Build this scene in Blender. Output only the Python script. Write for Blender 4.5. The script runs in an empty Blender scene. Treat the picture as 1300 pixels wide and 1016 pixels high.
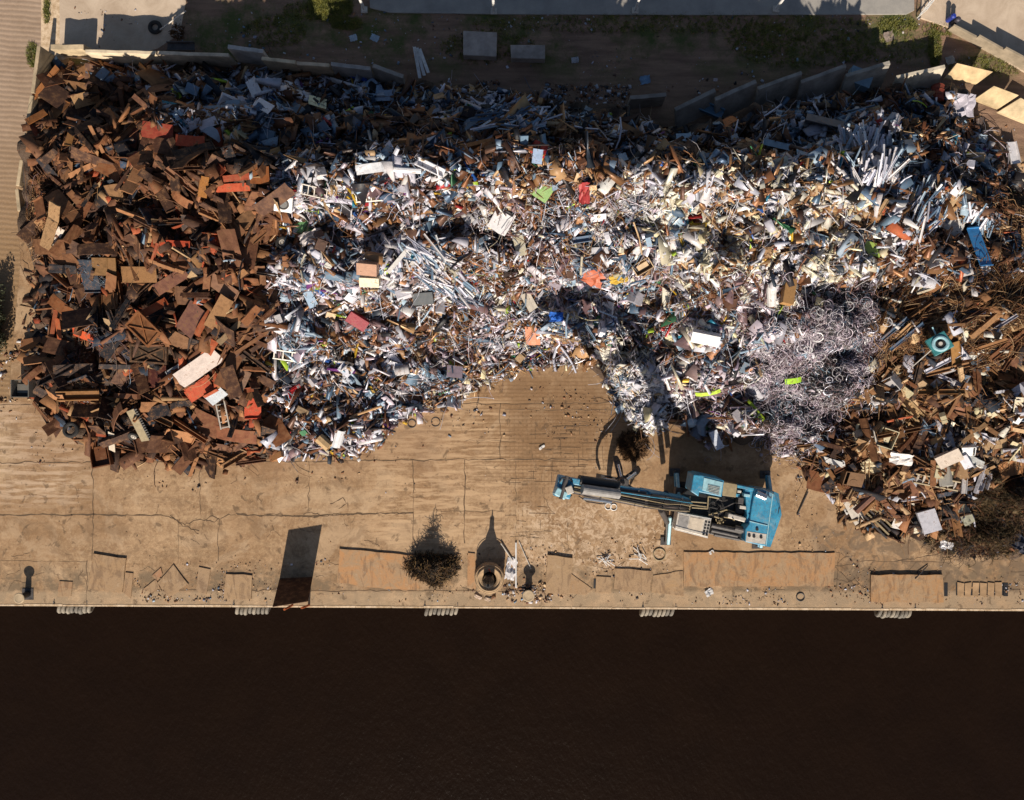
import bpy, math, random
import numpy as np
from mathutils import Matrix, Vector
R = math.radians
rnd = random.Random(7)
rng = np.random.default_rng(11)
H = 52.0          # camera height above the yard
S = 0.05          # metres per photo pixel on the ground
CX, CY = 650.0, 463.0
sc = bpy.context.scene
col = sc.collection

# ------------------------------------------------------------------ helpers
def W(px, py, z=0.0):
    k = S*(H-z)/H
    return Vector(((px-CX)*k, (CY-py)*k, z))
def lin(c):
    c = c/255.0
    return c/12.92 if c <= 0.04045 else ((c+0.055)/1.055)**2.4
def C(r, g, b, k=0.85):
    return (lin(r)*k, lin(g)*k, lin(b)*k, 1.0)

def tag(o, label=None, cat=None, group=None, kind=None):
    if label: o['label'] = label
    if cat: o['category'] = cat
    if group: o['group'] = group
    if kind: o['kind'] = kind
    return o
def empty(name, loc, rz=0.0):
    o = bpy.data.objects.new(name, None)
    o.empty_display_size = 0.3
    o.location = loc; o.rotation_euler = (0, 0, rz)
    col.objects.link(o)
    return o
def link(name, me, parent=None, mat=None, color=None):
    o = bpy.data.objects.new(name, me)
    if mat is not None and len(me.materials) == 0: me.materials.append(mat)
    if color is not None: o.color = color
    o.parent = parent
    col.objects.link(o)
    return o

class MB:
    """mesh builder collecting shapes; optional origin subtracted"""
    def __init__(s, org=(0, 0, 0)):
        s.v = []; s.f = []; s.o = Vector(org)
    def add(s, vs, fs):
        b = len(s.v)
        s.v += [tuple(Vector(v)-s.o) for v in vs]
        s.f += [tuple(i+b for i in f) for f in fs]
        return s
    def box(s, c, size, rot=None, taper=1.0):
        x, y, z = size[0]/2, size[1]/2, size[2]/2
        vs = [Vector((sx*x*(taper if sz > 0 else 1), sy*y*(taper if sz > 0 else 1), sz*z)) for sz in (-1, 1) for sx, sy in ((-1, -1), (1, -1), (1, 1), (-1, 1))]
        if rot is not None: vs = [rot @ v for v in vs]
        vs = [v+Vector(c) for v in vs]
        return s.add(vs, [(3, 2, 1, 0), (4, 5, 6, 7), (0, 1, 5, 4), (1, 2, 6, 5), (2, 3, 7, 6), (3, 0, 4, 7)])
    def prism(s, pts, z0, z1, inset=0.0):
        n = len(pts)
        cx = sum(p[0] for p in pts)/n; cy = sum(p[1] for p in pts)/n
        lo = [(p[0], p[1], z0) for p in pts]
        hi = [(p[0]+(cx-p[0])*inset, p[1]+(cy-p[1])*inset, z1) for p in pts]
        return s.add(lo+hi, [tuple(reversed(range(n))), tuple(range(n, 2*n))]+[(i, (i+1) % n, n+(i+1) % n, n+i) for i in range(n)])
    def tube(s, a, b, r, r2=None, n=10, caps=True):
        a = Vector(a); b = Vector(b); d = (b-a)
        if d.length < 1e-6: return s
        d.normalize()
        u = d.orthogonal().normalized(); w = d.cross(u)
        r2 = r if r2 is None else r2
        vs = [a+(u*math.cos(2*math.pi*i/n)+w*math.sin(2*math.pi*i/n))*r for i in range(n)]
        vs += [b+(u*math.cos(2*math.pi*i/n)+w*math.sin(2*math.pi*i/n))*r2 for i in range(n)]
        fs = [(i, (i+1) % n, n+(i+1) % n, n+i) for i in range(n)]
        if caps: fs += [tuple(reversed(range(n))), tuple(range(n, 2*n))]
        return s.add(vs, fs)
    def path(s, pts, r, n=6):
        for i in range(len(pts)-1): s.tube(pts[i], pts[i+1], r, n=n)
        return s
    def beam(s, a, b, w, h, w2=None, h2=None):
        a = Vector(a); b = Vector(b); d = (b-a).normalized()
        side = d.cross(Vector((0, 0, 1)))
        side = side.normalized() if side.length > 1e-4 else Vector((1, 0, 0))
        up = side.cross(d)
        w2 = w if w2 is None else w2; h2 = h if h2 is None else h2
        vs = []
        for p, ww, hh in ((a, w, h), (b, w2, h2)):
            for sx, sz in ((-1, -1), (1, -1), (1, 1), (-1, 1)):
                vs.append(p+side*(sx*ww/2)+up*(sz*hh/2))
        return s.add(vs, [(3, 2, 1, 0), (4, 5, 6, 7), (0, 1, 5, 4), (1, 2, 6, 5), (2, 3, 7, 6), (3, 0, 4, 7)])
    def ring(s, c, R0, r, n=24, m=8, rot=None, sx=1.0, flat=1.0):
        vs = []; fs = []
        for i in range(n):
            a = 2*math.pi*i/n
            for j in range(m):
                b = 2*math.pi*j/m
                v = Vector(((R0+r*math.cos(b))*math.cos(a)*sx, (R0+r*math.cos(b))*math.sin(a), r*flat*math.sin(b)))
                if rot is not None: v = rot @ v
                vs.append(v+Vector(c))
        for i in range(n):
            for j in range(m):
                fs.append((i*m+j, ((i+1) % n)*m+j, ((i+1) % n)*m+(j+1) % m, i*m+(j+1) % m))
        return s.add(vs, fs)
    def mesh(s, name):
        me = bpy.data.meshes.new(name)
        me.from_pydata(s.v, [], s.f); me.update()
        return me
    def build(s, name, mat, parent=None, color=None, bevel=0.0):
        o = link(name, s.mesh(name), parent, mat, color)
        if bevel:
            m = o.modifiers.new('bevel', 'BEVEL'); m.width = bevel; m.segments = 2; m.limit_method = 'ANGLE'
        return o

def np_mesh(name, V, F, colors=None, mat=None):
    """V (n,3), F (m,4) quads, colors (m,3) per face"""
    me = bpy.data.meshes.new(name)
    n, m = len(V), len(F)
    me.vertices.add(n); me.vertices.foreach_set('co', V.astype(np.float32).ravel())
    me.loops.add(m*4); me.loops.foreach_set('vertex_index', F.astype(np.int32).ravel())
    me.polygons.add(m); me.polygons.foreach_set('loop_start', np.arange(0, m*4, 4, dtype=np.int32))
    try: me.polygons.foreach_set('loop_total', np.full(m, 4, dtype=np.int32))
    except Exception: pass
    if colors is not None:
        at = me.attributes.new('col', 'FLOAT_COLOR', 'FACE')
        c4 = np.ones((m, 4), dtype=np.float32); c4[:, :3] = colors
        at.data.foreach_set('color', c4.ravel())
    me.update(calc_edges=True)
    if mat: me.materials.append(mat)
    return me

# ------------------------------------------------------------------ materials
class NT:
    def __init__(s, name):
        s.m = bpy.data.materials.new(name); s.m.use_nodes = True
        s.t = s.m.node_tree; s.n = s.t.nodes; s.l = s.t.links
        s.b = s.n['Principled BSDF']
        s.geo = None
    def pos(s):
        if s.geo is None:
            s.geo = s.n.new('ShaderNodeNewGeometry')
        return s.geo.outputs['Position']
    def objco(s):
        t = s.n.new('ShaderNodeTexCoord'); return t.outputs['Object']
    def noise(s, scale, detail=5, rough=0.6, vec=None, dist=0.0):
        t = s.n.new('ShaderNodeTexNoise'); t.inputs['Scale'].default_value = scale
        t.inputs['Detail'].default_value = detail; t.inputs['Roughness'].default_value = rough
        t.inputs['Distortion'].default_value = dist
        s.l.new(vec if vec is not None else s.pos(), t.inputs['Vector'])
        return t.outputs['Fac']
    def scalev(s, v, sc3, rot=(0, 0, 0)):
        t = s.n.new('ShaderNodeMapping'); t.inputs['Scale'].default_value = sc3
        t.inputs['Rotation'].default_value = rot
        s.l.new(v, t.inputs['Vector']); return t.outputs['Vector']
    def mr(s, v, a, b, c=0.0, d=1.0, smooth=False):
        t = s.n.new('ShaderNodeMapRange')
        if smooth: t.interpolation_type = 'SMOOTHSTEP'
        for i, x in zip(('From Min', 'From Max', 'To Min', 'To Max'), (a, b, c, d)): t.inputs[i].default_value = x
        s.l.new(v, t.inputs['Value']); return t.outputs['Result']
    def math(s, op, a, b=None):
        t = s.n.new('ShaderNodeMath'); t.operation = op; t.use_clamp = False
        for i, x in ((0, a), (1, b)):
            if x is None: continue
            if isinstance(x, (int, float)): t.inputs[i].default_value = x
            else: s.l.new(x, t.inputs[i])
        return t.outputs[0]
    def mix(s, f, a, b, blend='MIX'):
        t = s.n.new('ShaderNodeMix'); t.data_type = 'RGBA'; t.blend_type = blend
        for k, x in ((0, f), (6, a), (7, b)):
            if isinstance(x, (int, float)): t.inputs[k].default_value = x
            elif isinstance(x, tuple): t.inputs[k].default_value = x
            else: s.l.new(x, t.inputs[k])
        return t.outputs[2]
    def xyz(s):
        t = s.n.new('ShaderNodeSeparateXYZ'); s.l.new(s.pos(), t.inputs[0]); return t.outputs
    def bump(s, h, strength=0.3, dist=0.05):
        t = s.n.new('ShaderNodeBump'); t.inputs['Strength'].default_value = strength; t.inputs['Distance'].default_value = dist
        s.l.new(h, t.inputs['Height']); s.l.new(t.outputs[0], s.b.inputs['Normal'])
    def base(s, c): 
        if isinstance(c, tuple): s.b.inputs['Base Color'].default_value = c
        else: s.l.new(c, s.b.inputs['Base Color'])
    def box(s, x0, x1, y0, y1, soft=0.5, warp=None):
        """mask 0..1 inside a world rectangle, edges optionally warped by a noise"""
        X, Y, _ = s.xyz()
        if warp is not None:
            X = s.math('ADD', X, warp); Y = s.math('ADD', Y, warp)
        a = s.mr(X, x0-soft, x0+soft, smooth=True); b = s.mr(X, x1-soft, x1+soft, 1, 0, smooth=True)
        c = s.mr(Y, y0-soft, y0+soft, smooth=True); d = s.mr(Y, y1-soft, y1+soft, 1, 0, smooth=True)
        return s.math('MULTIPLY', s.math('MULTIPLY', a, b), s.math('MULTIPLY', c, d))

def scrap_mat(name, source, rough=0.55, metal=0.0, rust=0.25, var=0.3, spec=0.4, nscale=3.0):
    """source: 'obj' (object colour) or 'attr' (face colour)"""
    t = NT(name)
    if source == 'obj':
        oi = t.n.new('ShaderNodeObjectInfo'); c = oi.outputs['Color']
        vec = t.n.new('ShaderNodeVectorMath'); vec.operation = 'ADD'
        t.l.new(t.pos(), vec.inputs[0])
        cmb = t.n.new('ShaderNodeCombineXYZ')
        t.l.new(t.math('MULTIPLY', oi.outputs['Random'], 57.0), cmb.inputs[2]); t.l.new(cmb.outputs[0], vec.inputs[1])
        v = vec.outputs[0]
    else:
        at = t.n.new('ShaderNodeAttribute'); at.attribute_name = 'col'; c = at.outputs['Color']; v = t.pos()
    n1 = t.noise(nscale, 6, 0.65, v)
    n2 = t.noise(nscale*5, 4, 0.7, v)
    dirt = t.mr(n1, 0.35, 0.7, 1.0-var, 1.0+var*0.35)
    cmbc = t.n.new('ShaderNodeCombineColor')
    for k in range(3): t.l.new(dirt, cmbc.inputs[k])
    cc = t.mix(1.0, c, cmbc.outputs[0], 'MULTIPLY')
    if rust > 0:
        rc = t.mix(n2, (0.085, 0.042, 0.020, 1), (0.24, 0.125, 0.058, 1))
        m = t.mr(t.math('ADD', n1, t.math('MULTIPLY', n2, 0.5)), 0.86-rust*0.35, 0.98-rust*0.2, 0, 0.85)
        cc = t.mix(m, cc, rc)
    t.base(cc)
    t.l.new(t.mr(n2, 0.3, 0.7, rough-0.12, rough+0.15), t.b.inputs['Roughness'])
    t.b.inputs['Metallic'].default_value = metal
    t.b.inputs['Specular IOR Level'].default_value = spec
    t.bump(n2, 0.35, 0.03)
    return t.m
M = {}
M['rust'] = scrap_mat('rusty_steel', 'obj', 0.75, 0.0, 0.30, 0.45, 0.25)
M['paint'] = scrap_mat('painted_sheet', 'obj', 0.5, 0.0, 0.10, 0.25, 0.4)
M['alu'] = scrap_mat('aluminium', 'obj', 0.38, 0.35, 0.0, 0.2, 0.5)
M['plain'] = scrap_mat('dusty_surface', 'obj', 0.7, 0.0, 0.0, 0.3, 0.3)
M['concrete'] = scrap_mat('weathered_concrete', 'obj', 0.85, 0.0, 0.0, 0.4, 0.2, 1.2)
M['s_rust'] = scrap_mat('rusty_shreds', 'attr', 0.75, 0.0, 0.2, 0.35, 0.25)
M['s_mix'] = scrap_mat('mixed_shreds', 'attr', 0.5, 0.0, 0.04, 0.25, 0.4)
M['s_alu'] = scrap_mat('aluminium_shreds', 'attr', 0.4, 0.3, 0.0, 0.2, 0.5)

# blue excavator paint, worn
def blue_paint():
    t = NT('worn_blue_paint')
    n = t.noise(2.5, 6, 0.7); n2 = t.noise(14, 5, 0.7)
    c = t.mix(t.mr(n, 0.3, 0.7), C(38, 128, 168), C(78, 170, 204))
    c = t.mix(t.mr(n2, 0.52, 0.66, 0, 0.75), c, (0.11, 0.09, 0.075, 1))
    c = t.mix(t.mr(t.noise(1.2, 6, 0.7, dist=1.0), 0.5, 0.62, 0, 0.35), c, (0.30, 0.34, 0.34, 1))
    t.base(c); t.b.inputs['Roughness'].default_value = 0.45
    return t.m
M['blue'] = blue_paint()
def simple(name, c, rough=0.6, metal=0.0, var=0.25, ns=4):
    t = NT(name); n = t.noise(ns, 6, 0.65)
    t.base(t.mix(t.mr(n, 0.3, 0.7), tuple(x*(1-var) for x in c[:3])+(1,), tuple(min(1, x*(1+var)) for x in c[:3])+(1,)))
    t.b.inputs['Roughness'].default_value = rough; t.b.inputs['Metallic'].default_value = metal
    t.bump(t.noise(ns*6, 4), 0.25, 0.02)
    return t.m
M['black'] = simple('oily_black_steel', (0.018, 0.017, 0.018, 1), 0.45)
M['darkgrey'] = simple('dark_grey_steel', (0.06, 0.052, 0.05, 1), 0.55, 0, 0.5)
M['boom'] = simple('dirty_boom_steel', (0.105, 0.082, 0.078, 1), 0.6, 0, 0.55, 1.3)
M['silver'] = simple('silver_panel', (0.52, 0.47, 0.41, 1), 0.45, 0.1, 0.3)
M['chrome'] = simple('chrome_rod', (0.6, 0.6, 0.6, 1), 0.2, 0.9, 0.1)
M['rubber'] = simple('rubber', (0.022, 0.02, 0.019, 1), 0.85)
M['oldtyre'] = simple('dusty_tyre', (0.40, 0.27, 0.155, 1), 0.9, 0, 0.3)
M['fender'] = simple('sunbleached_rubber', (0.25, 0.215, 0.17, 1), 0.85, 0, 0.35)
M['fenderdark'] = simple('worn_rubber', (0.17, 0.15, 0.125, 1), 0.85, 0, 0.4)
M['glass'] = simple('cab_glass', (0.22, 0.33, 0.36, 1), 0.08, 0, 0.3)
M['hose'] = simple('dusty_hose', (0.30, 0.23, 0.13, 1), 0.6)
M['pale'] = simple('pale_metal', (0.70, 0.68, 0.66, 1), 0.45)
M['bluecyl'] = simple('pale_blue_cylinder', (0.30, 0.50, 0.56, 1), 0.35)

# ------------------------------------------------------------------ height field of the heap
CP = [(60,85,.3),(110,84,.3),(160,85,.3),(220,86,.4),(290,90,.5),(350,96,.5),(420,100,.5),(500,110,.5),(60,110,0.9),(150,105,1.3),(250,112,2.8),(330,110,2.6),(420,125,1.9),(500,128,1.7),(560,122,1.0),(620,122,.7),(700,125,.7),(780,140,.6),(860,155,.5),(920,140,.5),(1000,122,.5),(1080,108,.4),(1160,106,.4),(800,155,1.4),(870,168,1.8),(950,145,1.8),(1050,128,1.7),(1150,125,1.7),(1220,130,1.2),(1250,170,0.5),(1285,225,0.3),
(60,170,1.8),(130,165,4.0),(180,160,5.2),(220,150,5.6),(320,160,5.2),(420,170,4.8),(500,165,4.6),(600,160,3.9),(700,165,3.9),(800,175,4.0),(900,170,4.3),(1000,165,4.2),(1100,175,5.4),(1180,190,3.6),(1235,220,2.0),
(50,230,1.4),(120,230,4),(200,220,5.8),(300,220,7),(400,215,6.9),(480,210,9.0),(560,203,9.4),(660,205,9.4),(760,205,9.4),(860,202,9.4),(950,200,9.4),(1050,210,8.9),(1120,232,7.2),(1200,260,4.8),(1270,290,3),(1330,320,2.5),
(45,320,1.2),(110,320,3.3),(200,310,5.2),(300,310,6),(400,310,6.5),(500,310,6.6),(600,310,6.6),(700,310,6.5),(800,310,6.6),(900,310,7),(1000,310,7.2),(1100,310,6.6),(1200,330,4.8),(1290,350,3.5),(1350,370,3.5),
(40,400,0.8),(100,400,2.6),(200,400,4.1),(300,400,4.4),(400,400,4),(500,400,3.8),(600,400,3.4),(700,400,3.2),(760,420,2.6),(840,400,4),(900,400,5),(1000,400,5.6),(1080,400,5.6),(1150,400,4.4),(1220,400,4.8),(1290,420,4.3),(1350,430,4),
(35,470,0.5),(100,470,1.7),(200,470,2.9),(300,470,3),(400,470,2.3),(500,470,1.8),(580,460,1.2),(640,462,0.5),(700,452,0.6),(745,460,0.2),(790,470,1.3),(850,460,2.2),(920,470,3.2),(1000,470,4.1),(1060,470,4.3),(1120,470,3),(1200,490,3.3),(1290,500,3.4),(1350,510,3),
(50,510,0.2),(100,530,0.7),(180,540,1.3),(280,545,1.3),(350,550,1.0),(420,535,1.0),(480,525,0.6),(530,505,0.3),(820,520,0.7),(870,525,0.9),(930,520,1.7),(990,525,1.9),(1020,540,1.3),(1080,540,1.8),(1150,540,2.2),(1220,550,2.4),(1290,560,2.4),
(1090,610,1.0),(1150,610,1.4),(1220,620,1.7),(1290,630,1.8),(1350,630,1.8),(1110,665,0.2),(1170,660,0.5),(1230,670,0.8),(1290,680,0.8)]
CP0 = [(20,540),(60,560),(120,598),(200,608),(300,606),(380,590),(450,590),(520,560),(560,528),(620,500),(680,490),(735,480),(758,500),(772,540),(820,568),(850,558),(900,568),(980,578),(1004,590),(1030,640),(1060,680),(1100,700),(1170,712),(1250,724),(1320,730),(-10,500),(-10,400),(-20,250),(-10,100),
(60,30),(160,30),(260,40),(360,50),(460,60),(560,75),(680,85),(780,100),(880,90),(980,75),(1080,60),(1180,70),(1260,130),(1310,200)]
cp = []
for px, py, h in CP:
    w = W(px, py, max(h, 0)); cp.append((w.x, w.y, h))
for px, py in CP0:
    w = W(px, py, 0); cp.append((w.x, w.y, -0.7))
cp = np.array(cp)
GX0, GY0, GS = -38.0, -14.5, 0.125
NX, NY = 608, 304
gx = GX0+np.arange(NX)*GS; gy = GY0+np.arange(NY)*GS
XX, YY = np.meshgrid(gx, gy, indexing='ij')
num = np.zeros_like(XX); den = np.zeros_like(XX)
for x, y, h in cp:
    w = 1.0/((XX-x)**2+(YY-y)**2+0.5)**2.2
    num += w*h; den += w
HG = num/den
def vnoise(nx, ny, cell, seed):
    g = np.random.default_rng(seed).random((int(nx/cell)+3, int(ny/cell)+3))
    x = np.arange(nx)/cell; y = np.arange(ny)/cell
    xi = x.astype(int); yi = y.astype(int); fx = x-xi; fy = y-yi
    fx = fx*fx*(3-2*fx); fy = fy*fy*(3-2*fy)
    a = g[xi][:, yi]; b = g[xi+1][:, yi]; c = g[xi][:, yi+1]; d = g[xi+1][:, yi+1]
    fx = fx[:, None]; fy = fy[None, :]
    return (a*(1-fx)+b*fx)*(1-fy)+(c*(1-fx)+d*fx)*fy-0.5
nz = vnoise(NX, NY, 22, 1)*1.9+vnoise(NX, NY, 10, 2)*1.3+vnoise(NX, NY, 5, 3)*0.8
HG = HG+nz*np.clip(HG+0.3, 0, 1.5)/1.5
# the retaining wall line, on the ground (photo pixels)
WALL = [(-60,150),(40,245),(62,80),(300,88),(520,112),(560,108),(650,118),(780,138),(800,150),(860,166),(960,142),(1130,116),(1200,112),(1262,165),(1300,215),(1420,260)]
wl = np.array([[W(a, b).x, W(a, b).y] for a, b in WALL[2:]])
# clip north of the wall and west of the left wall
ytop = np.interp(gx, wl[:, 0], wl[:, 1])
HG = np.where(YY > ytop[None, :].T+0*YY, -0.6, HG)
lw = np.array([[W(62, 80).y, W(62, 80).x], [W(44, 245).y, W(44, 245).x]])
xleft = np.interp(gy, [lw[1, 0], lw[0, 0]], [lw[1, 1], lw[0, 1]])
mask = (XX < xleft[None, :]) & (YY > lw[1, 0])
HG = np.where(mask, -0.6, HG)
HCLIP = True
def inpoly(x, y, poly):
    x = np.asarray(x); y = np.asarray(y); r = np.zeros(x.shape, bool)
    n = len(poly)
    for i in range(n):
        x1, y1 = poly[i]; x2, y2 = poly[(i+1) % n]
        c = ((y1 > y) != (y2 > y)) & (x < (x2-x1)*(y-y1)/((y2-y1) if y2 != y1 else 1e-9)+x1)
        r ^= c
    return r
OUT = [(-200,0),(1500,0),(1500,735),(1320,735),(1250,728),(1170,716),(1100,705),(1060,685),(1025,640),(1000,592),(980,582),(900,572),(850,562),(820,572),(770,545),(756,502),(735,484),(680,494),(620,504),(555,516),(515,535),(480,556),(440,575),(380,584),(300,600),(200,602),(120,592),(66,550),(44,512),(46,440),(50,330),(46,240),(-200,240)]
OUTW = [(W(a, b).x, W(a, b).y) for a, b in OUT]
HG = np.where(inpoly(XX, YY, OUTW), HG, -0.6)
def hs(x, y):
    x = np.asarray(x, float); y = np.asarray(y, float)
    u = np.clip((x-GX0)/GS, 0, NX-1.001); v = np.clip((y-GY0)/GS, 0, NY-1.001)
    i = u.astype(int); j = v.astype(int); fx = u-i; fy = v-j
    return (HG[i, j]*(1-fx)+HG[i+1, j]*fx)*(1-fy)+(HG[i, j+1]*(1-fx)+HG[i+1, j+1]*fx)*fy
def surf(px, py):
    """world point of the heap surface seen at photo pixel px,py (vectorised)"""
    px = np.asarray(px, float); py = np.asarray(py, float)
    z = np.zeros_like(px)+2.0
    for _ in range(14):
        k = S*(H-z)/H
        zn = np.maximum(hs((px-CX)*k, (CY-py)*k), 0)
        z = 0.5*z+0.5*zn
    k = S*(H-z)/H
    return (px-CX)*k, (CY-py)*k, z
def normal(x, y):
    e = 0.35
    a = (np.maximum(hs(x+e, y), 0)-np.maximum(hs(x-e, y), 0))/(2*e)
    b = (np.maximum(hs(x, y+e), 0)-np.maximum(hs(x, y-e), 0))/(2*e)
    n = np.stack([-a, -b, np.ones_like(a)], -1)
    return n/np.linalg.norm(n, axis=-1, keepdims=True)

# ------------------------------------------------------------------ the mound itself
t = NT('trodden_scrap_fines')
n1 = t.noise(1.4, 8, 0.7); n2 = t.noise(12, 5, 0.75)
t.base(t.mix(t.mr(n2, 0.35, 0.65), t.mix(n1, (0.030, 0.019, 0.013, 1), (0.09, 0.05, 0.028, 1)), t.mix(n1, (0.07, 0.05, 0.04, 1), (0.16, 0.10, 0.06, 1))))
t.b.inputs['Roughness'].default_value = 0.9; t.bump(n2, 0.8, 0.08)
M['fines'] = t.m
st = 2
hx = XX[::st, ::st]; hy = YY[::st, ::st]; hz = HG[::st, ::st]
nx_, ny_ = hx.shape
V = np.stack([hx, hy, hz-0.10], -1).reshape(-1, 3)
ii, jj = np.meshgrid(np.arange(nx_-1), np.arange(ny_-1), indexing='ij')
a = (ii*ny_+jj).ravel()
F = np.stack([a, a+ny_, a+ny_+1, a+1], -1)
keep = V[F][:, :, 2].max(1) > -0.45
F = F[keep]
used, inv = np.unique(F.ravel(), return_inverse=True)
me = np_mesh('scrap_mound', V[used], inv.reshape(-1, 4), None, M['fines'])
tag(link('scrap_mound', me), 'trodden brown fines and small rubbish showing between the scrap pieces of the heap', 'scrap heap', kind='stuff')

# ------------------------------------------------------------------ zones: polygons in photo pixels
def inpoly(x, y, poly):
    x = np.asarray(x); y = np.asarray(y); r = np.zeros(x.shape, bool)
    n = len(poly)
    for i in range(n):
        x1, y1 = poly[i]; x2, y2 = poly[(i+1) % n]
        c = ((y1 > y) != (y2 > y)) & (x < (x2-x1)*(y-y1)/((y2-y1) if y2 != y1 else 1e-9)+x1)
        r ^= c
    return r
def sample(poly, n, g=rng, fz=0.0, clear=False):
    p = np.array(poly, float); lo = p.min(0); hi = p.max(0)
    X = np.zeros(0); Y = np.zeros(0)
    while len(X) < n:
        x = g.uniform(lo[0], hi[0], n*3); y = g.uniform(lo[1], hi[1], n*3)
        m = inpoly(x, y, poly); X = np.concatenate([X, x[m]]); Y = np.concatenate([Y, y[m]])
    X, Y = X[:n]+g.normal(0, fz, n), Y[:n]+g.normal(0, fz, n)
    if clear:
        m = off_hero(X, Y); X, Y = X[m], Y[m]
    return X, Y

RUSTP = [(114,72,48),(138,90,60),(92,60,44),(154,104,70),(74,52,42),(124,84,62),(168,118,80),(104,74,60)]
ORANGE = [(190,94,60),(174,82,52),(200,106,70)]
WHITE = [(236,234,244),(214,214,228),(200,198,210),(230,224,224)]
BLUEG = [(120,146,170),(96,120,146),(150,172,194),(74,96,122),(176,196,214)]
CREAM = [(240,234,220),(230,220,196),(246,244,236),(212,202,180),(238,224,184)]
TAN = [(190,150,108),(166,122,82),(206,172,132),(146,104,68)]
DARK = [(44,42,48),(60,54,56),(34,34,40),(70,58,54),(52,62,76)]
LILAC = [(230,216,228),(212,196,210),(246,238,244),(184,166,182),(234,226,232)]
MAUVE = [(140,112,116),(112,88,92),(160,134,134)]
POP = [(180,40,44),(40,90,170),(60,120,80),(210,170,50),(120,60,130),(40,130,160),(170,200,60)]
def pal(*parts):
    out = []
    for cols, w in parts:
        for c in cols: out.append((c, w/len(cols)))
    cs = np.array([[lin(v)*0.8 for v in c] for c, _ in out]); ws = np.array([w for _, w in out]); ws /= ws.sum()
    fam = []
    for cols, w in parts: fam += [sum(cols[0]) % 97]*len(cols)
    return cs, ws, [c for c, _ in out], fam
Z = {}
Z['rust'] = ([(58,86),(200,92),(225,150),(345,190),(352,300),(342,420),(340,480),(350,575),(300,595),(240,590),(150,585),(60,535),(38,500),(40,400),(50,260),(40,200)], pal((RUSTP, 10), (ORANGE, 0.6), (TAN, 0.8), (DARK, 1.2), (BLUEG, 0.3)))
Z['ulmix'] = ([(110,88),(300,92),(420,102),(520,116),(560,125),(570,200),(430,215),(345,235),(330,190),(210,160),(170,110)], pal((WHITE, 2.8), (BLUEG, 1.8), (RUSTP, 4.5), (DARK, 2.4), (TAN, 1.8), (POP, 0.25)))
Z['midmix'] = ([(350,225),(430,205),(570,200),(600,300),(560,330),(500,320),(520,420),(545,510),(508,528),(480,562),(435,577),(350,576),(342,480),(345,380),(352,300)], pal((WHITE, 3.4), (BLUEG, 2), (RUSTP, 2.8), (DARK, 2.2), (TAN, 1.2), (MAUVE, 1), (LILAC, 1.2), (POP, 0.4)))
Z['topmid'] = ([(560,116),(640,122),(800,158),(870,174),(960,150),(1000,138),(1000,205),(860,215),(780,240),(600,240),(560,200)], pal((WHITE, 2.2), (BLUEG, 1.5), (RUSTP, 5.5), (DARK, 2.2), (TAN, 2.2), (POP, 0.3)))
Z['centre'] = ([(560,235),(840,225),(850,330),(860,400),(800,430),(760,445),(745,465),(700,460),(620,480),(580,508),(520,520),(500,420),(520,330),(600,300)], pal((WHITE, 4), (CREAM, .8), (BLUEG, 1.4), (RUSTP, 3.6), (TAN, 1.6), (DARK, 1.0), (MAUVE, 1.6), (LILAC, 2.4), (POP, 0.4)))
Z['cream'] = ([(780,225),(860,210),(980,205),(1060,225),(1110,250),(1115,330),(1070,360),(960,350),(840,335),(810,290)], pal((CREAM, 7), (WHITE, 4), (RUSTP, 0.9), (TAN, 1.8), (DARK, 0.9), (BLUEG, 0.7), (POP, 0.15)))
Z['eastc'] = ([(840,335),(960,350),(1070,360),(1000,420),(960,470),(960,540),(900,560),(850,520),(830,430)], pal((WHITE, 3.8), (CREAM, 1), (RUSTP, 2.6), (BLUEG, 1.2), (MAUVE, 1.8), (DARK, 1.0), (LILAC, 2.2), (POP, 0.3)))
Z['tongue'] = ([(768,445),(815,440),(850,500),(838,545),(812,548),(780,500)], pal((WHITE, 5), (CREAM, 3), (TAN, 1), (BLUEG, 0.8), (DARK, 0.4)))
Z['rings'] = ([(965,410),(1000,375),(1045,388),(1085,362),(1112,385),(1126,425),(1104,462),(1114,500),(1072,528),(1050,562),(1010,572),(965,558),(972,520),(940,500),(955,450)], pal((LILAC, 5), (MAUVE, 1.8), (DARK, 1.8), (BLUEG, 0.6)))
Z['topright'] = ([(1000,140),(1130,120),(1200,118),(1240,165),(1290,235),(1250,260),(1180,230),(1120,235),(1040,215),(1000,205)], pal((WHITE, 2.2), (BLUEG, 2.8), (RUSTP, 4), (DARK, 2.4), (TAN, 1.4), (POP, 0.2)))
Z['east'] = ([(1105,235),(1180,230),(1260,260),(1300,290),(1300,380),(1150,390),(1110,345)], pal((WHITE, 1.6), (BLUEG, 1.5), (RUSTP, 5), (TAN, 2.5), (DARK, 2.2), (CREAM, 0.4), (ORANGE, .2)))
Z['wire'] = ([(1115,375),(1300,345),(1300,470),(1200,480),(1110,465)], pal((RUSTP, 6), (TAN, 4), (DARK, 1.2)))
Z['wood'] = ([(1105,465),(1200,480),(1300,470),(1300,600),(1235,610),(1225,668),(1165,668),(1120,672),(1075,650),(1050,610),(1015,580),(1020,560),(1065,545)], pal((TAN, 6), (RUSTP, 5), (WHITE, 1.2), (DARK, 2.4), (BLUEG, 0.3), (CREAM, 1.0), (ORANGE, .1)))
Z['thicket'] = ([(1225,600),(1300,590),(1300,700),(1250,705),(1190,700),(1170,685),(1225,665)], pal((RUSTP[:5:2], 2), (DARK, 1.5), ([(112,90,62),(92,76,50),(72,62,42)], 6)))

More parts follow.
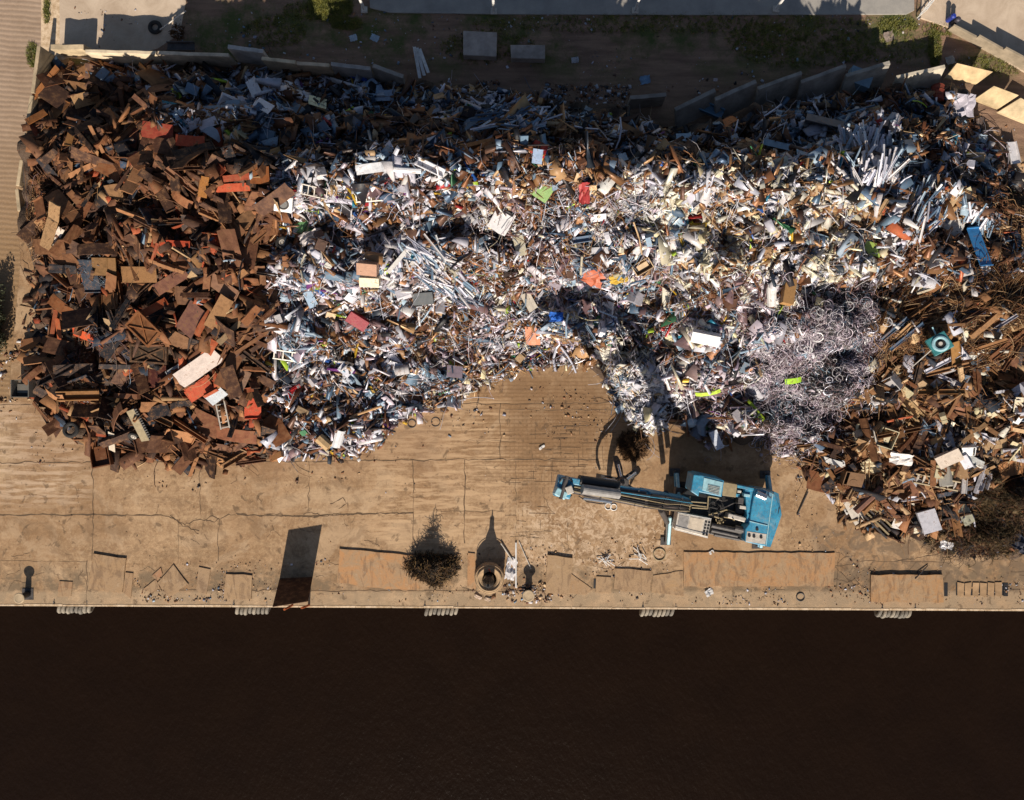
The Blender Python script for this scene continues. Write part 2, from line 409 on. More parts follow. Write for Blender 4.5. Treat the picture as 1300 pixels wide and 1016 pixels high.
HERO = [
# kind, name, cat, px,py, L,W(px), angle, colour, label, landmark, mat, variant, T(m)
('plate','steel_plate','steel plate',105,277,46,15,62,(122,74,46),'long brown rusty plank-like plate leaning up beside the left wall debris','the long brown plate',0,0.5),
('plate','board','board',77,305,33,8,56,(222,206,190),'narrow pale board lying beside the long brown plate at the left edge','the pale narrow board',0,0.4),
('plate','steel_plate','steel plate',222,311,46,8,-2,(214,78,44),'bright orange-red narrow plate lying level amid tan plates','the bright orange-red strip',3,0.5),
('plate','steel_plate','steel plate',182,350,50,20,0,(164,120,78),'broad tan plate below the bright orange-red strip','the broad tan plate',4,0.6),
('plate','steel_plate','steel plate',112,426,38,12,-9,(222,92,52),'bright orange plate alone on dark wire at the lower left of the rust heap','the lone orange plate',0,0.6),
('plate','steel_plate','steel plate',74,412,36,6,82,(178,86,50),'upright orange-brown strip, the left one of a pair beside the lone orange plate',None,3,0.5),
('plate','steel_plate','steel plate',81,425,42,7,86,(176,90,52),'upright orange-brown strip, the right one of a pair beside the lone orange plate',None,3,0.5),
('plate','steel_plate','steel plate',205,478,25,28,0,(86,40,32),'square dark red-brown plate below the dark framed lid','the dark red-brown plate',3,0.6),
('plate','board','board',256,467,62,22,35,(216,198,188),'long white weathered board lying across the rusty plates','the long white board',1,0.4),
('plate','steel_plate','steel plate',232,468,36,12,30,(176,178,180),'light grey plate tucked against the left end of the long white board',None,3,0.4),
('plate','steel_plate','steel plate',268,447,36,12,58,(196,88,48),'orange-brown plate standing over the long white board','the orange plate over the white board',4,0.6),
('plate','steel_plate','steel plate',258,493,44,18,35,(206,82,50),'orange-red plate lying just below the long white board','the orange-red plate below the white board',4,0.7),
('plate','steel_plate','steel plate',294,470,46,18,63,(136,92,64),'wide brown plate to the right of the long white board','the wide brown plate',0,0.6),
('plate','steel_plate','steel plate',308,488,38,14,65,(150,118,98),'greyish brown channel-shaped plate right of the wide brown plate',None,3,0.7),
('plate','steel_plate','steel plate',278,502,26,16,40,(178,184,192),'small light blue-grey plate right of the orange-red plate',None,0,0.4),
('plate','steel_plate','steel plate',324,515,32,20,90,(216,78,46),'upright orange box-edged plate at the right edge of the rust heap','the orange box-edged plate',3,1.2),
('plate','steel_plate','steel plate',295,298,36,28,40,(140,96,66),'large brown plate folded at one corner right of the orange-red strip',None,2,0.5),
('plate','steel_plate','steel plate',316,318,48,27,80,(126,84,62),'large upright brown plate near the right rim of the rust heap','the large upright brown plate',0,0.6),
('plate','steel_plate','steel plate',287,366,46,18,-35,(146,108,86),'brown-grey plate sloping down to the right below the upright brown plate',None,3,0.6),
('plate','steel_plate','steel plate',247,406,42,26,50,(126,86,74),'mauve-brown plate with pale scratches in the middle of the rust heap','the scratched mauve-brown plate',0,0.6),
('plate','steel_plate','steel plate',264,410,40,9,52,(166,88,54),'narrow orange-brown plate pressed against the scratched mauve-brown plate',None,4,0.5),
('plate','steel_plate','steel plate',238,376,24,23,0,(122,88,66),'square brown plate above the scratched mauve-brown plate',None,4,0.6),
('plate','steel_plate','steel plate',222,358,46,15,33,(120,78,62),'brown plate rising to the right just below the broad tan plate',None,0,0.5),
('plate','steel_plate','steel plate',138,340,28,22,0,(150,112,72),'tan-brown square plate left of the broad tan plate',None,2,0.6),
('plate','steel_plate','steel plate',146,384,28,20,0,(124,84,52),'brown box-edged plate below the tan-brown square plate',None,3,0.8),
('plate','steel_plate','steel plate',88,393,46,14,-36,(152,94,56),'orange-brown curved plate running down to the right over dark blue wire','the curved orange-brown plate',4,0.6),
('beam','steel_beam','beam',105,500,48,13,-4,(146,102,58),'wide tan channel beam lying level at the bottom left of the rust heap','the wide tan channel beam',0,0.35),
('plate','steel_plate','steel plate',200,392,36,10,33,(170,84,48),'orange-brown ribbed plate left of the scratched mauve-brown plate',None,3,0.5),
('plate','steel_plate','steel plate',234,434,46,18,-36,(136,96,66),'brown plate sloping down to the right above the long white board',None,1,0.5),
('plate','steel_plate','steel plate',205,170,38,20,-8,(168,62,40),'red-brown plate in the shadow at the top of the rust heap','the red-brown shadowed plate',1,0.5),
('plate','steel_plate','steel plate',246,183,34,17,10,(200,74,42),'orange plate half in shadow right of the red-brown shadowed plate','the half-shadowed orange plate',2,0.5),
('plate','steel_plate','steel plate',176,206,15,18,20,(178,72,46),'small red plate below the red-brown shadowed plate',None,1,0.4),
('plate','steel_plate','steel plate',74,148,46,17,63,(146,96,56),'long orange-brown plate standing along the left wall','the long orange-brown plate',3,0.6),
('beam','steel_beam','beam',63,110,52,6,53,(168,108,62),'slim tan beam propped against the top left wall corner','the slim tan beam',4,0.2),
('plate','steel_plate','steel plate',52,152,26,10,42,(172,108,58),'short tan plate against the left wall just left of the long orange-brown plate',None,0,0.5),
('plate','steel_plate','steel plate',95,177,25,11,80,(160,112,62),'upright tan plate right of the left wall, below the long orange-brown plate',None,3,0.6),
('plate','steel_plate','steel plate',147,216,34,24,-30,(134,84,52),'broad tilted brown plate left of the small red plate',None,2,0.6),
('plate','steel_plate','steel plate',263,240,26,14,75,(190,128,68),'upright tan-orange plate in the upper rust heap','the tan-orange plate',0,0.5),
('plate','steel_plate','steel plate',299,229,50,8,4,(196,86,54),'upper of two long level orange strips near the top of the rust heap','the long orange strips',3,0.5),
('plate','steel_plate','steel plate',297,241,50,10,3,(206,82,46),'lower of two long level orange strips near the top of the rust heap',None,3,0.5),
('plate','steel_plate','steel plate',333,225,24,22,5,(168,100,56),'square orange-brown plate just right of the two long orange strips',None,0,0.5),
('plate','steel_plate','steel plate',174,180,13,28,0,(116,62,46),'dark brown upright plate left of the red-brown shadowed plate',None,0,0.5),
('plate','steel_plate','steel plate',218,210,24,20,50,(96,60,42),'dark brown plate in the shadow below the red-brown shadowed plate',None,1,0.5),
('plate','steel_plate','steel plate',265,537,38,27,-28,(128,80,54),'broad brown plate on the lower edge of the rust heap','the broad brown lower plate',1,0.6),
('plate','steel_plate','steel plate',304,551,52,18,-5,(140,86,60),'long brown plate at the bottom edge, right of the broad brown lower plate',None,4,0.6),
('casing','skip_box','box',135,574,24,34,12,(112,68,40),'rusty open trough lying on bare concrete at the lower left heap edge','the rusty open trough',0,0.45),
('plate','board','board',147,560,30,9,68,(210,196,176),'pale board leaning against the right of the rusty open trough',None,0,0.4),
('plate','steel_plate','steel plate',353,545,38,23,-58,(124,76,46),'rounded brown rusty plate at the seam between rust heap and mixed scrap','the rounded brown plate',4,0.6),
('casing','box','box',40,493,26,22,0,(116,112,104),'grey open-topped box at the bottom left corner of the heap','the grey open box',0,0.6),
('beam','steel_beam','beam',306,579,48,7,30,(146,108,72),'long tan channel lying on the concrete below the rust heap',None,0,0.3),
('plate','duct','duct',474,217,38,12,8,(236,236,240),'bent white duct at the top of the bright mixed scrap','the bent white duct',4,1.0),
('pipe','metal_pipe','pipe',517,219,42,7,-3,(238,238,242),'white pipe continuing right from the bent white duct','the white pipe',0,0.35),
('beam','steel_beam','beam',549,215,36,11,-26,(226,226,232),'white trough-shaped beam sloping down right of the white pipe','the white trough beam',0,0.35),
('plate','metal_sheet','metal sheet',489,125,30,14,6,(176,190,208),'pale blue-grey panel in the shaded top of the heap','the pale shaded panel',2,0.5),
('crumple','sheet','sheet',458,101,22,11,-20,(30,84,170),'crumpled blue sheet just inside the concrete wall at the top','the crumpled blue sheet',0,0.8),
('beam','wood_beam','beam',601,190,68,7,33,(176,122,78),'long tan timber-like beam rising to the right near the top','the long tan beam',4,0.25),
('beam','wood_beam','beam',607,196,60,5,34,(160,104,62),'thinner tan beam lying just below the long tan beam',None,4,0.2),
('plate','metal_sheet','metal sheet',688,244,25,24,-38,(132,168,96),'light green square panel tilted at the ridge of the heap','the green panel',1,0.5),
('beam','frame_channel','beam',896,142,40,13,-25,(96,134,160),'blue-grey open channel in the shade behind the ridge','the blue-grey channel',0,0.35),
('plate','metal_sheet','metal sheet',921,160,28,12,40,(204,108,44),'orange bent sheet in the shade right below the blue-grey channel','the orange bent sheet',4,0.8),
('casing','box','box',1083,107,28,20,-22,(130,158,176),'blue-grey box just inside the slanting slabs at the top right','the blue-grey box',1,0.7),
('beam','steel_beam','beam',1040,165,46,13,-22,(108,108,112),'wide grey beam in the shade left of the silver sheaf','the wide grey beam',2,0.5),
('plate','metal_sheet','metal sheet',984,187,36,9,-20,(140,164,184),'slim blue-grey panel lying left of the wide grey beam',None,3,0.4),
('plate','metal_sheet','metal sheet',1279,197,14,28,8,(238,234,236),'white upright block alone on sandy ground at the right edge','the white block',3,1.0),
('plate','metal_sheet','metal sheet',385,293,24,17,28,(108,156,104),'green flat panel near the left of the bright mixed scrap','the green flat panel',0,0.5),
('crumple','bag','bag',398,303,28,18,25,(216,206,202),'white crumpled bag lying beside the green flat panel',None,1,1.6),
('casing','box','box',471,340,25,15,-4,(190,144,118),'tan carton above a cream carton in the mixed scrap','the tan carton',1,0.6),
('casing','box','box',473,355,24,12,-3,(230,216,186),'cream carton directly below the tan carton',None,1,0.6),
('casing','suitcase','box',456,406,26,14,-38,(150,30,50),'dark red box with a pale seam in the mixed scrap','the dark red box',1,0.5),
('casing','monitor_case','box',540,378,25,15,6,(92,96,100),'dark grey box beside the lower end of the silver strips','the dark grey box',1,0.5),
('plate','metal_sheet','metal sheet',578,472,20,15,-3,(176,158,170),'mauve-grey square panel near the bottom middle of the heap','the mauve square panel',0,0.5),
('plate','metal_sheet','metal sheet',397,381,12,21,22,(162,186,210),'pale blue upright panel in the dark left part of the mixed scrap','the pale blue panel',0,0.4),
('beam','metal_strip','strip',509,330,46,5,50,(236,232,228),'long white strip rising to the right of the tan carton','the long white strip',4,0.15),
('plate','metal_sheet','metal sheet',637,283,30,26,58,(222,220,222),'large white panel crumpled at its edge, near the middle of the heap','the large white panel',1,0.6),
('pipe','metal_pipe','pipe',435,259,56,8,-10,(198,194,210),'long grey-white pipe beside the washing machine','the long grey-white pipe',1,0.35),
('plate','metal_sheet','metal sheet',845,373,12,50,3,(232,226,210),'tall cream-white panel standing out right of centre','the tall cream panel',3,0.5),
('casing','box','box',893,427,34,14,-7,(240,238,240),'clean white box lying level right of centre','the clean white box',1,0.5),
('crumple','sheet','sheet',755,352,28,27,-30,(196,104,72),'crumpled rust-orange sheet in the centre of the heap','the crumpled rust-orange sheet',2,1.2),
('crumple','bag','bag',706,403,18,12,0,(36,100,196),'small bright blue bag in the centre of the heap','the blue bag',3,1.4),
('crumple','sheet','sheet',784,355,22,12,12,(214,164,56),'yellow crumpled piece right of the crumpled rust-orange sheet',None,0,1.0),
('plate','metal_sheet','metal sheet',897,497,32,6,18,(184,216,62),'lime green strip above the twisted grey pieces','the lime green strip',4,0.8),
('plate','metal_sheet','metal sheet',676,427,18,27,4,(208,132,96),'orange-pink mottled panel above the bare ground','the orange-pink panel',1,0.5),
('plate','metal_sheet','metal sheet',761,320,22,8,0,(236,234,238),'small white oval lid above the crumpled rust-orange sheet',None,4,0.6),
('beam','steel_beam','beam',738,305,24,8,8,(100,120,146),'short blue-grey bar in the centre of the heap','the short blue-grey bar',0,0.25),
('plate','metal_sheet','metal sheet',1234,316,54,18,94,(62,138,200),'long blue sheet at the right side of the heap','the long blue sheet',3,0.6),
('crumple','corrugated_sheet','sheet',1200,289,32,26,-8,(186,184,180),'pale grey ribbed sheet left of the long blue sheet','the grey ribbed sheet',1,0.5),
('plate','metal_sheet','metal sheet',1242,343,15,14,30,(238,236,240),'white panel at the foot of the long blue sheet',None,0,0.5),
('plate','metal_sheet','metal sheet',1003,483,23,7,5,(188,222,58),'lime green strip among the pinkish hoops','the lime strip in the hoops',4,0.8),
('plate','metal_sheet','metal sheet',1103,318,22,16,-15,(164,190,96),'pale green sheet below the cream scrap','the pale green sheet',1,0.5),
('casing','carton','box',994,373,14,32,-12,(182,138,88),'upright cardboard-brown carton above the pinkish hoops','the brown carton',1,0.5),
('plate','metal_sheet','metal sheet',976,375,11,30,8,(238,234,230),'curved white panel left of the brown carton',None,4,0.9),
('beam','wood_beam','beam',1246,408,62,7,40,(176,132,92),'long pale timber rising to the right over rusty rods','the long pale timber',4,0.2),
('plate','steel_plate','steel plate',1204,450,12,34,18,(170,124,70),'tan upright plate right below the teal fan box',None,3,0.5),
('beam','steel_beam','beam',1146,514,50,11,-41,(196,164,122),'broad tan beam sloping down to the right above the timber-coloured scrap','the broad tan beam',0,0.4),
('casing','box','box',1197,579,29,15,30,(232,214,196),'cream-white box with a dark front among the tan scrap','the cream-white box',1,0.6),
('crumple','sheet','sheet',1140,581,28,15,-10,(236,230,226),'white curved sheet among the tan scrap','the white curved sheet',0,1.2),
('crumple','sheet','sheet',1103,592,38,18,-8,(220,204,168),'cream crumpled canvas at the left of the tan scrap','the cream canvas',1,1.2),
('plate','steel_plate','steel plate',1037,611,30,24,-15,(142,90,60),'rust-brown sheet lying on the concrete at the tip of the right heap','the rust sheet at the heap tip',1,0.5),
('plate','metal_sheet','metal sheet',1080,647,38,13,-60,(206,196,184),'grey-white panel lying on the steel rails at the heap front','the grey-white panel',0,0.4),
('plate','metal_sheet','metal sheet',1137,661,12,20,-12,(204,196,190),'small white panel standing at the lower edge of the tan scrap',None,0,0.5),
('plate','metal_sheet','metal sheet',1221,651,16,28,22,(206,202,176),'cream panel at the lower right edge of the tan scrap','the lower cream panel',1,0.5),
('plate','steel_plate','steel plate',1277,594,34,24,12,(176,124,82),'tan square plate at the right edge of the photograph','the tan square plate',3,0.5),
('plate','steel_plate','steel plate',1215,518,28,12,0,(164,116,92),'pinkish brown plate in the upper tan scrap','the pinkish brown plate',0,0.5),
('plate','steel_plate','steel plate',1262,563,58,11,8,(196,164,126),'long pale tan plank at the right edge of the tan scrap','the long pale plank',1,0.3),
('plate','steel_plate','steel plate',1147,618,34,20,-6,(146,100,78),'brown mottled plate just left under the flight of steps','the mottled brown plate',0,0.5),
('plate','steel_plate','steel plate',1165,562,26,16,-20,(196,138,106),'peach-brown rounded plate above the flight of steps',None,4,0.7),
('crumple','bag','bag',1219,137,28,27,0,(190,184,196),'large whitish net bag at the top right inside the slabs','the net bag',2,1.8),
('crumple','bag','bag',1292,690,26,18,-35,(60,62,76),'dark shiny bag at the right edge beside the weeds','the dark bag',3,1.6),
('crumple','bag','bag',1198,690,15,12,-8,(238,236,240),'small white bag on the concrete at the bottom right of the heap','the small white bag',3,1.5),
('pipe','metal_pipe','pipe',1099,633,44,9,45,(130,92,76),'thick brown pipe rising to the right below the cream canvas','the thick brown pipe',0,0.4),
('crumple','sheet','sheet',741,247,13,26,0,(190,60,56),'red and white twisted sheet at the ridge right of the green panel','the red twisted sheet',0,1.2),
('casing','box','box',905,556,10,24,24,(206,212,226),'white narrow box on the ground at the foot of the heap','the white narrow box',1,0.5),
('pipe','tank','tank',893,536,32,13,65,(104,124,148),'bent blue-grey duct at the foot of the heap above the excavator','the bent blue-grey duct',1,0.7),
('pipe','tank','tank',884,545,20,14,62,(92,98,110),'dark grey drum-like duct left of the bent blue-grey duct',None,0,0.7),
('pipe','roller','roller',414,561,18,14,-40,(206,172,128),'tan roller at the front edge of the mixed scrap','the tan roller',0,0.7),
('plate','metal_sheet','metal sheet',432,556,12,24,-20,(214,214,218),'white curled sheet at the front edge, right of the tan roller',None,4,0.8),
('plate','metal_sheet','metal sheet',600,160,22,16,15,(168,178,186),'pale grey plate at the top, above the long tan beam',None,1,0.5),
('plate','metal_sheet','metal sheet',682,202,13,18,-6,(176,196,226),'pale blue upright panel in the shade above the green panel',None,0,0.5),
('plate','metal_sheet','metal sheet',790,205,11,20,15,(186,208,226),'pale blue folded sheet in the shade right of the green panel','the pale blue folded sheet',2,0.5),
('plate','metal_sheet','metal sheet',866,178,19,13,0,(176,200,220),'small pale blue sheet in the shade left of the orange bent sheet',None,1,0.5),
('plate','metal_sheet','metal sheet',268,160,24,11,20,(232,224,230),'white slanting plate at the top of the bright patch','the white slanting plate',1,0.5),
('plate','metal_sheet','metal sheet',274,172,28,12,-34,(190,196,206),'grey-white rounded panel below the white slanting plate',None,4,0.7),
('plate','metal_sheet','metal sheet',326,115,14,26,28,(226,224,228),'white folded panel beside the top shade','the white folded panel',2,0.6),
('plate','metal_sheet','metal sheet',338,138,22,16,-30,(238,236,240),'white square panel just below the white folded panel',None,1,0.6),
('beam','steel_beam','beam',1190,497,52,6,2,(150,104,60),'long brown channel across the upper tan scrap',None,3,0.2),
('plate','metal_sheet','metal sheet',660,314,14,25,12,(216,208,182),'cream standing panel left of the short blue-grey bar','the cream standing panel',0,0.5),
('plate','metal_sheet','metal sheet',671,383,13,27,30,(214,204,188),'cream-grey panel above the orange-pink panel',None,0,0.5),
('casing','box','box',814,338,24,14,35,(208,178,140),'tan open box above the tall cream panel',None,0,0.6),
]

placed = [(h[3], h[4], max(h[5], h[6])*.5, min(h[5], h[6])*.5, h[7]) if h[5] >= h[6] else (h[3], h[4], h[6]*.5, h[5]*.5, h[7]+90) for h in HERO]
placed += [(402,246,17,7,-14),(470,253,17,6,5),(368,452,18,7,-12),(286,524,20,6,-78),(365,260,11,11,0),(1182,437,15,14,0),(1183,610,26,7,-6),(187,418,21,14,-42),(194,450,24,13,-4),(1185,123,10,8,90),(512,470,9,6,10),(362,310,8,8,0),(174,554,7,7,0),(187,567,7,7,0),(95,545,9,9,0),(182,540,23,6,-68),(1106,655,31,9,-45),(536,82,18,8,-75)]
def off_hero(x, y, shrink=0.85):
    m = np.ones(len(x), bool)
    for (a, b, r, r2, an) in placed:
        c, s_ = math.cos(R(an)), math.sin(R(an)); dx = x-a; dy = -(y-b)
        m &= ~((np.abs(dx*c+dy*s_) < r*shrink+.5) & (np.abs(-dx*s_+dy*c) < r2*shrink+.5))
    return m
# ------------------------------------------------------------------ fine stuff, vectorised
FAMN = {}
def famnoise(f, px, py):
    if f not in FAMN:
        a = vnoise(340, 200, 9, 100+f); b = vnoise(340, 200, 4, 300+f); c = vnoise(340, 200, 2.2, 500+f); FAMN[f] = a*1.2+b*1.2+c*0.7
    i = np.clip((np.asarray(px)/4).astype(int)+5, 0, 339); j = np.clip((np.asarray(py)/4).astype(int)+5, 0, 199)
    return FAMN[f][i, j]
def cweights(p, px, py, k=2.6):
    W_ = np.stack([p[1][i]*np.exp(k*famnoise(p[3][i], px, py)) for i in range(len(p[1]))], -1)
    return W_/W_.sum(-1, keepdims=True)
UC = np.array([[-1,-1,-1],[1,-1,-1],[1,1,-1],[-1,1,-1],[-1,-1,1],[1,-1,1],[1,1,1],[-1,1,1]], float)*0.5
UF = np.array([[3,2,1,0],[4,5,6,7],[0,1,5,4],[1,2,6,5],[2,3,7,6],[3,0,4,7]])
def rots(n, yaw, nrm, tilt):
    """rotation matrices: yaw in plane, random tilt, aligned to nrm"""
    ax = rng.normal(size=(n, 3)); ax[:, 2] *= 0.15
    up = nrm+ax*tilt[:, None]
    up /= np.linalg.norm(up, axis=1, keepdims=True)
    fwd = np.stack([np.cos(yaw), np.sin(yaw), np.zeros(n)], -1)
    fwd = fwd-up*(fwd*up).sum(1, keepdims=True); fwd /= np.linalg.norm(fwd, axis=1, keepdims=True)+1e-9
    side = np.cross(up, fwd)
    return np.stack([fwd, side, up], -1)
def shards(P, sizes, Rm, jit):
    n = len(P)
    v = UC[None]*sizes[:, None, :]
    v = v+rng.normal(size=(n, 8, 3))*(sizes*jit)[:, None, :]*np.array([1, 1, 1.0])
    # a bend: lift two corners
    lift = rng.normal(size=(n, 2))*sizes[:, :1]*0.16
    v[:, 0, 2] += lift[:, 0]; v[:, 4, 2] += lift[:, 0]; v[:, 2, 2] += lift[:, 1]; v[:, 6, 2] += lift[:, 1]
    v = np.einsum('nij,nkj->nki', Rm, v)+P[:, None, :]
    F = UF[None]+(np.arange(n)*8)[:, None, None]
    return v.reshape(-1, 3), F.reshape(-1, 4)
class Stuff:
    def __init__(s): s.V = []; s.F = []; s.c = []; s.n = 0
    def add(s, V, F, c):
        s.V.append(V); s.F.append(F+s.n); s.c.append(c); s.n += len(V)
    def build(s, name, mat, label, cat):
        me = np_mesh(name, np.concatenate(s.V), np.concatenate(s.F), np.concatenate(s.c), mat)
        return tag(link(name, me), label, cat, kind='stuff')
def pick(p, n, px=None, py=None):
    cs = p[0]
    if px is None: c = cs[rng.choice(len(cs), n, p=p[1])]
    else:
        cum = np.cumsum(cweights(p, px, py), -1); c = cs[np.minimum((rng.random((n, 1)) > cum).sum(-1), len(cs)-1)]
    return np.clip(c*rng.uniform(0.7, 1.2, (n, 1))*rng.uniform(0.98, 1.02, (n, 3)), 0, 0.9)
def add_shards(st_, poly, palette, n, lo, hi, asp=(0.3, 1), thick=0.02, tilt=0.7, up=0.25, jit=0.06, yaw=None, fuzz=5.0):
    px, py = sample(poly, n, fz=fuzz, clear=True); n = len(px)
    x, y, z = surf(px, py)
    L = (lo*(hi/lo)**(rng.random(n)**1.6))*S
    w = L*rng.uniform(asp[0], asp[1], n)
    th = np.maximum(thick, L*rng.uniform(0.03, 0.18, n)) if thick >= 0 else w*rng.uniform(.7, 1, n)
    sz = np.stack([L, w, th], -1)
    yw = rng.uniform(0, math.pi*2, n) if yaw is None else rng.normal(yaw[0], yaw[1], n)
    P = np.stack([x, y, z+rng.uniform(-0.05, up, n)], -1)
    Rm = rots(n, yw, normal(x, y), rng.uniform(0.1, tilt, n))
    V, F = shards(P, sz, Rm, jit)
    st_.add(V, F, np.repeat(pick(palette, n, px, py), 6, 0))
def add_wires(st_, poly, palette, n, length, r, curl=1.5, up=0.3, K=9, yaw=None, lift=0.25, fuzz=5.0):
    px, py = sample(poly, n, fz=fuzz, clear=True); n = len(px)
    x, y, z = surf(px, py)
    L = length[0]+(length[1]-length[0])*rng.random(n)**1.5
    th = rng.uniform(0, 2*math.pi, n) if yaw is None else rng.normal(yaw[0], yaw[1], n)
    kap = rng.normal(0, curl, n)/np.maximum(L, 0.3)
    step = L/K
    base = z+rng.uniform(0, up, n)
    xs = [x]; ys = [y]
    for k in range(K):
        x = x+np.cos(th)*step; y = y+np.sin(th)*step; th = th+kap*step+rng.normal(0, 0.12, n)
        xs.append(x); ys.append(y)
    X = np.stack(xs, 1); Y = np.stack(ys, 1)
    hh = np.maximum(hs(X, Y), 0.0)
    ph = rng.uniform(0, 6.28, n)
    tt = np.linspace(0, 1, K+1)[None]
    bump = rng.uniform(0, lift, n)[:, None]*np.sin(math.pi*tt)*(1+0.4*np.sin(9*tt+ph[:, None]))
    Zz = 0.55*hh+0.45*hh[:, :1]+(base-z)[:, None]+bump+rng.normal(0, 0.1, n)[:, None]*tt
    Zz = np.maximum(Zz, hh-0.05)
    P = np.stack([X, Y, Zz], -1)
    d = np.gradient(P, axis=1); d /= np.linalg.norm(d, axis=2, keepdims=True)+1e-9
    side = np.cross(d, np.array([0, 0, 1.0])); side /= np.linalg.norm(side, axis=2, keepdims=True)+1e-9
    upv = np.cross(side, d)
    rr = (rng.uniform(0.6, 1.4, n)*r)[:, None, None]
    ring = [P+rr*(side*math.cos(a)+upv*math.sin(a)) for a in (math.pi/2, math.pi*7/6, math.pi*11/6)]
    V = np.stack(ring, 2)   # n,K+1,3,3
    base_i = (np.arange(n)*(K+1)*3)[:, None, None]
    kk = (np.arange(K)*3)[None, :, None]; jj_ = np.arange(3)[None, None, :]; j2 = (np.arange(3)+1)[None, None, :] % 3
    F = np.stack([base_i+kk+jj_, base_i+kk+j2, base_i+kk+3+j2, base_i+kk+3+jj_], -1)
    st_.add(V.reshape(-1, 3), F.reshape(-1, 4), np.repeat(pick(palette, n, px, py), K*3, 0))
def add_rings(st_, poly, palette, n, lo, hi, r=0.02, tilt=0.8, up=0.4, K=14, fuzz=7.0):
    px, py = sample(poly, n, fz=fuzz, clear=True); n = len(px)
    x, y, z = surf(px, py)
    Rr = rng.uniform(lo, hi, n)*S/2
    ang = np.linspace(0, 2*math.pi, K, endpoint=False)
    m = 4; bb = np.linspace(0, 2*math.pi, m, endpoint=False)+math.pi/4
    rr = r*rng.uniform(0.6, 1.5, n)
    el = rng.uniform(0.6, 1, n)
    rad = Rr[:, None, None]+rr[:, None, None]*np.cos(bb)[None, None, :]
    v = np.stack([rad*np.cos(ang)[None, :, None], rad*np.sin(ang)[None, :, None]*el[:, None, None], np.broadcast_to(rr[:, None, None]*np.sin(bb)[None, None, :], (n, K, m))], -1)
    Rm = rots(n, rng.uniform(0, 6.28, n), normal(x, y), rng.uniform(0.1, tilt, n))
    P = np.stack([x, y, z+rng.uniform(0.0, up, n)], -1)
    v = np.einsum('nij,nabj->nabi', Rm, v)+P[:, None, None, :]
    b = (np.arange(n)*K*m)[:, None, None]; i = np.arange(K)[None, :, None]; j = np.arange(m)[None, None, :]
    i2 = (i+1) % K; j2 = (j+1) % m
    F = np.stack([b+i*m+j, b+i2*m+j, b+i2*m+j2, b+i*m+j2], -1)
    st_.add(v.reshape(-1, 3), F.reshape(-1, 4), np.repeat(pick(palette, n, px, py), K*m, 0))

s_mix = Stuff(); s_rust = Stuff(); s_alu = Stuff(); s_wire = Stuff(); s_ring = Stuff()
def area(poly):
    p = np.array(poly, float); return 0.5*abs(np.dot(p[:, 0], np.roll(p[:, 1], 1))-np.dot(p[:, 1], np.roll(p[:, 0], 1)))
for name, dens, lo, hi in (('ulmix', 0.09, 3, 17), ('midmix', 0.12, 2.5, 16), ('topmid', 0.09, 3, 17), ('centre', 0.19, 2, 11), ('cream', 0.13, 3, 15), ('eastc', 0.14, 2.5, 15), ('tongue', 0.24, 2, 9), ('topright', 0.12, 3, 15), ('east', 0.12, 2.5, 14)):
    poly, p = Z[name]; n = int(area(poly)*dens)
    add_shards(s_mix, poly, p, n, lo, hi, tilt=0.9)
    add_shards(s_alu, poly, p, int(n*0.55), lo*2, hi*2.2, asp=(0.05, 0.13), tilt=0.6, up=0.35, jit=0.02)
    add_wires(s_wire, poly, p, int(n*0.045), (0.5, 2.2), 0.014, 2.2, 0.3)
    add_wires(s_alu, poly, pal((WHITE, 4), (LILAC, 1), (BLUEG, 1.3), (RUSTP, 1.8), (TAN, 1)), int(n*0.075), (0.6, 2.4), 0.017, 0.35, 0.45, K=4)
    add_shards(s_mix, poly, p, int(area(poly)*(0.003 if name in ('centre', 'tongue', 'eastc') else 0.007)), 10, 28, asp=(0.12, 0.7), tilt=0.8, up=0.45)
for name, dens, lo, hi in (('rust', 0.016, 3, 22), ('wire', 0.04, 3, 14), ('wood', 0.075, 3, 20)):
    poly, p = Z[name]; n = int(area(poly)*dens)
    add_shards(s_rust, poly, p, n, lo, hi, tilt=0.7, fuzz=5 if name == 'rust' else 10)
    add_shards(s_rust, poly, p, int(n*0.5), lo*2.5, hi*2, asp=(0.05, 0.14), tilt=0.4, up=0.3, jit=0.02)
    add_wires(s_wire, poly, p, int(n*0.06), (0.6, 2.0), 0.018, 1.5, 0.3)
add_shards(s_rust, Z['rust'][0], pal((RUSTP, 10), (ORANGE, .15), (DARK, 1)), 620, 14, 36, asp=(0.2, 0.6), thick=0.03, tilt=0.5, up=0.3, jit=0.01)
add_shards(s_rust, Z['wood'][0], Z['wood'][1], 620, 10, 30, asp=(0.12, 0.5), thick=0.03, tilt=0.5, up=0.35, jit=0.01)
add_wires(s_wire, [(1165,375),(1300,345),(1300,440),(1230,465),(1175,430)], Z['wire'][1], 900, (1.5, 4.0), 0.014, 1.8, 0.45, K=12, yaw=(0.5, 0.5))
add_wires(s_wire, Z['wire'][0], Z['wire'][1], 900, (1.2, 3.6), 0.018, 0.4, 0.5, K=6, yaw=(0.65, 0.35))
add_shards(s_rust, Z['wire'][0], Z['wood'][1], 420, 10, 28, asp=(0.12, 0.5), thick=0.03, tilt=0.5, up=0.4, jit=0.01)
add_shards(s_rust, Z['east'][0], Z['east'][1], 420, 10, 28, asp=(0.12, 0.5), thick=0.03, tilt=0.5, up=0.4, jit=0.01)
WP = [(1110,405),(1170,400),(1190,440),(1165,470),(1110,465)]
add_wires(s_wire, WP, Z['wire'][1], 700, (1.0, 2.5), 0.013, 4.0, 0.35, K=12)
add_wires(s_wire, [(1250,250),(1295,260),(1298,340),(1255,335)], pal((TAN, 3), (RUSTP, 3)), 420, (0.7, 2.0), 0.018, 5, 0.4, K=12)
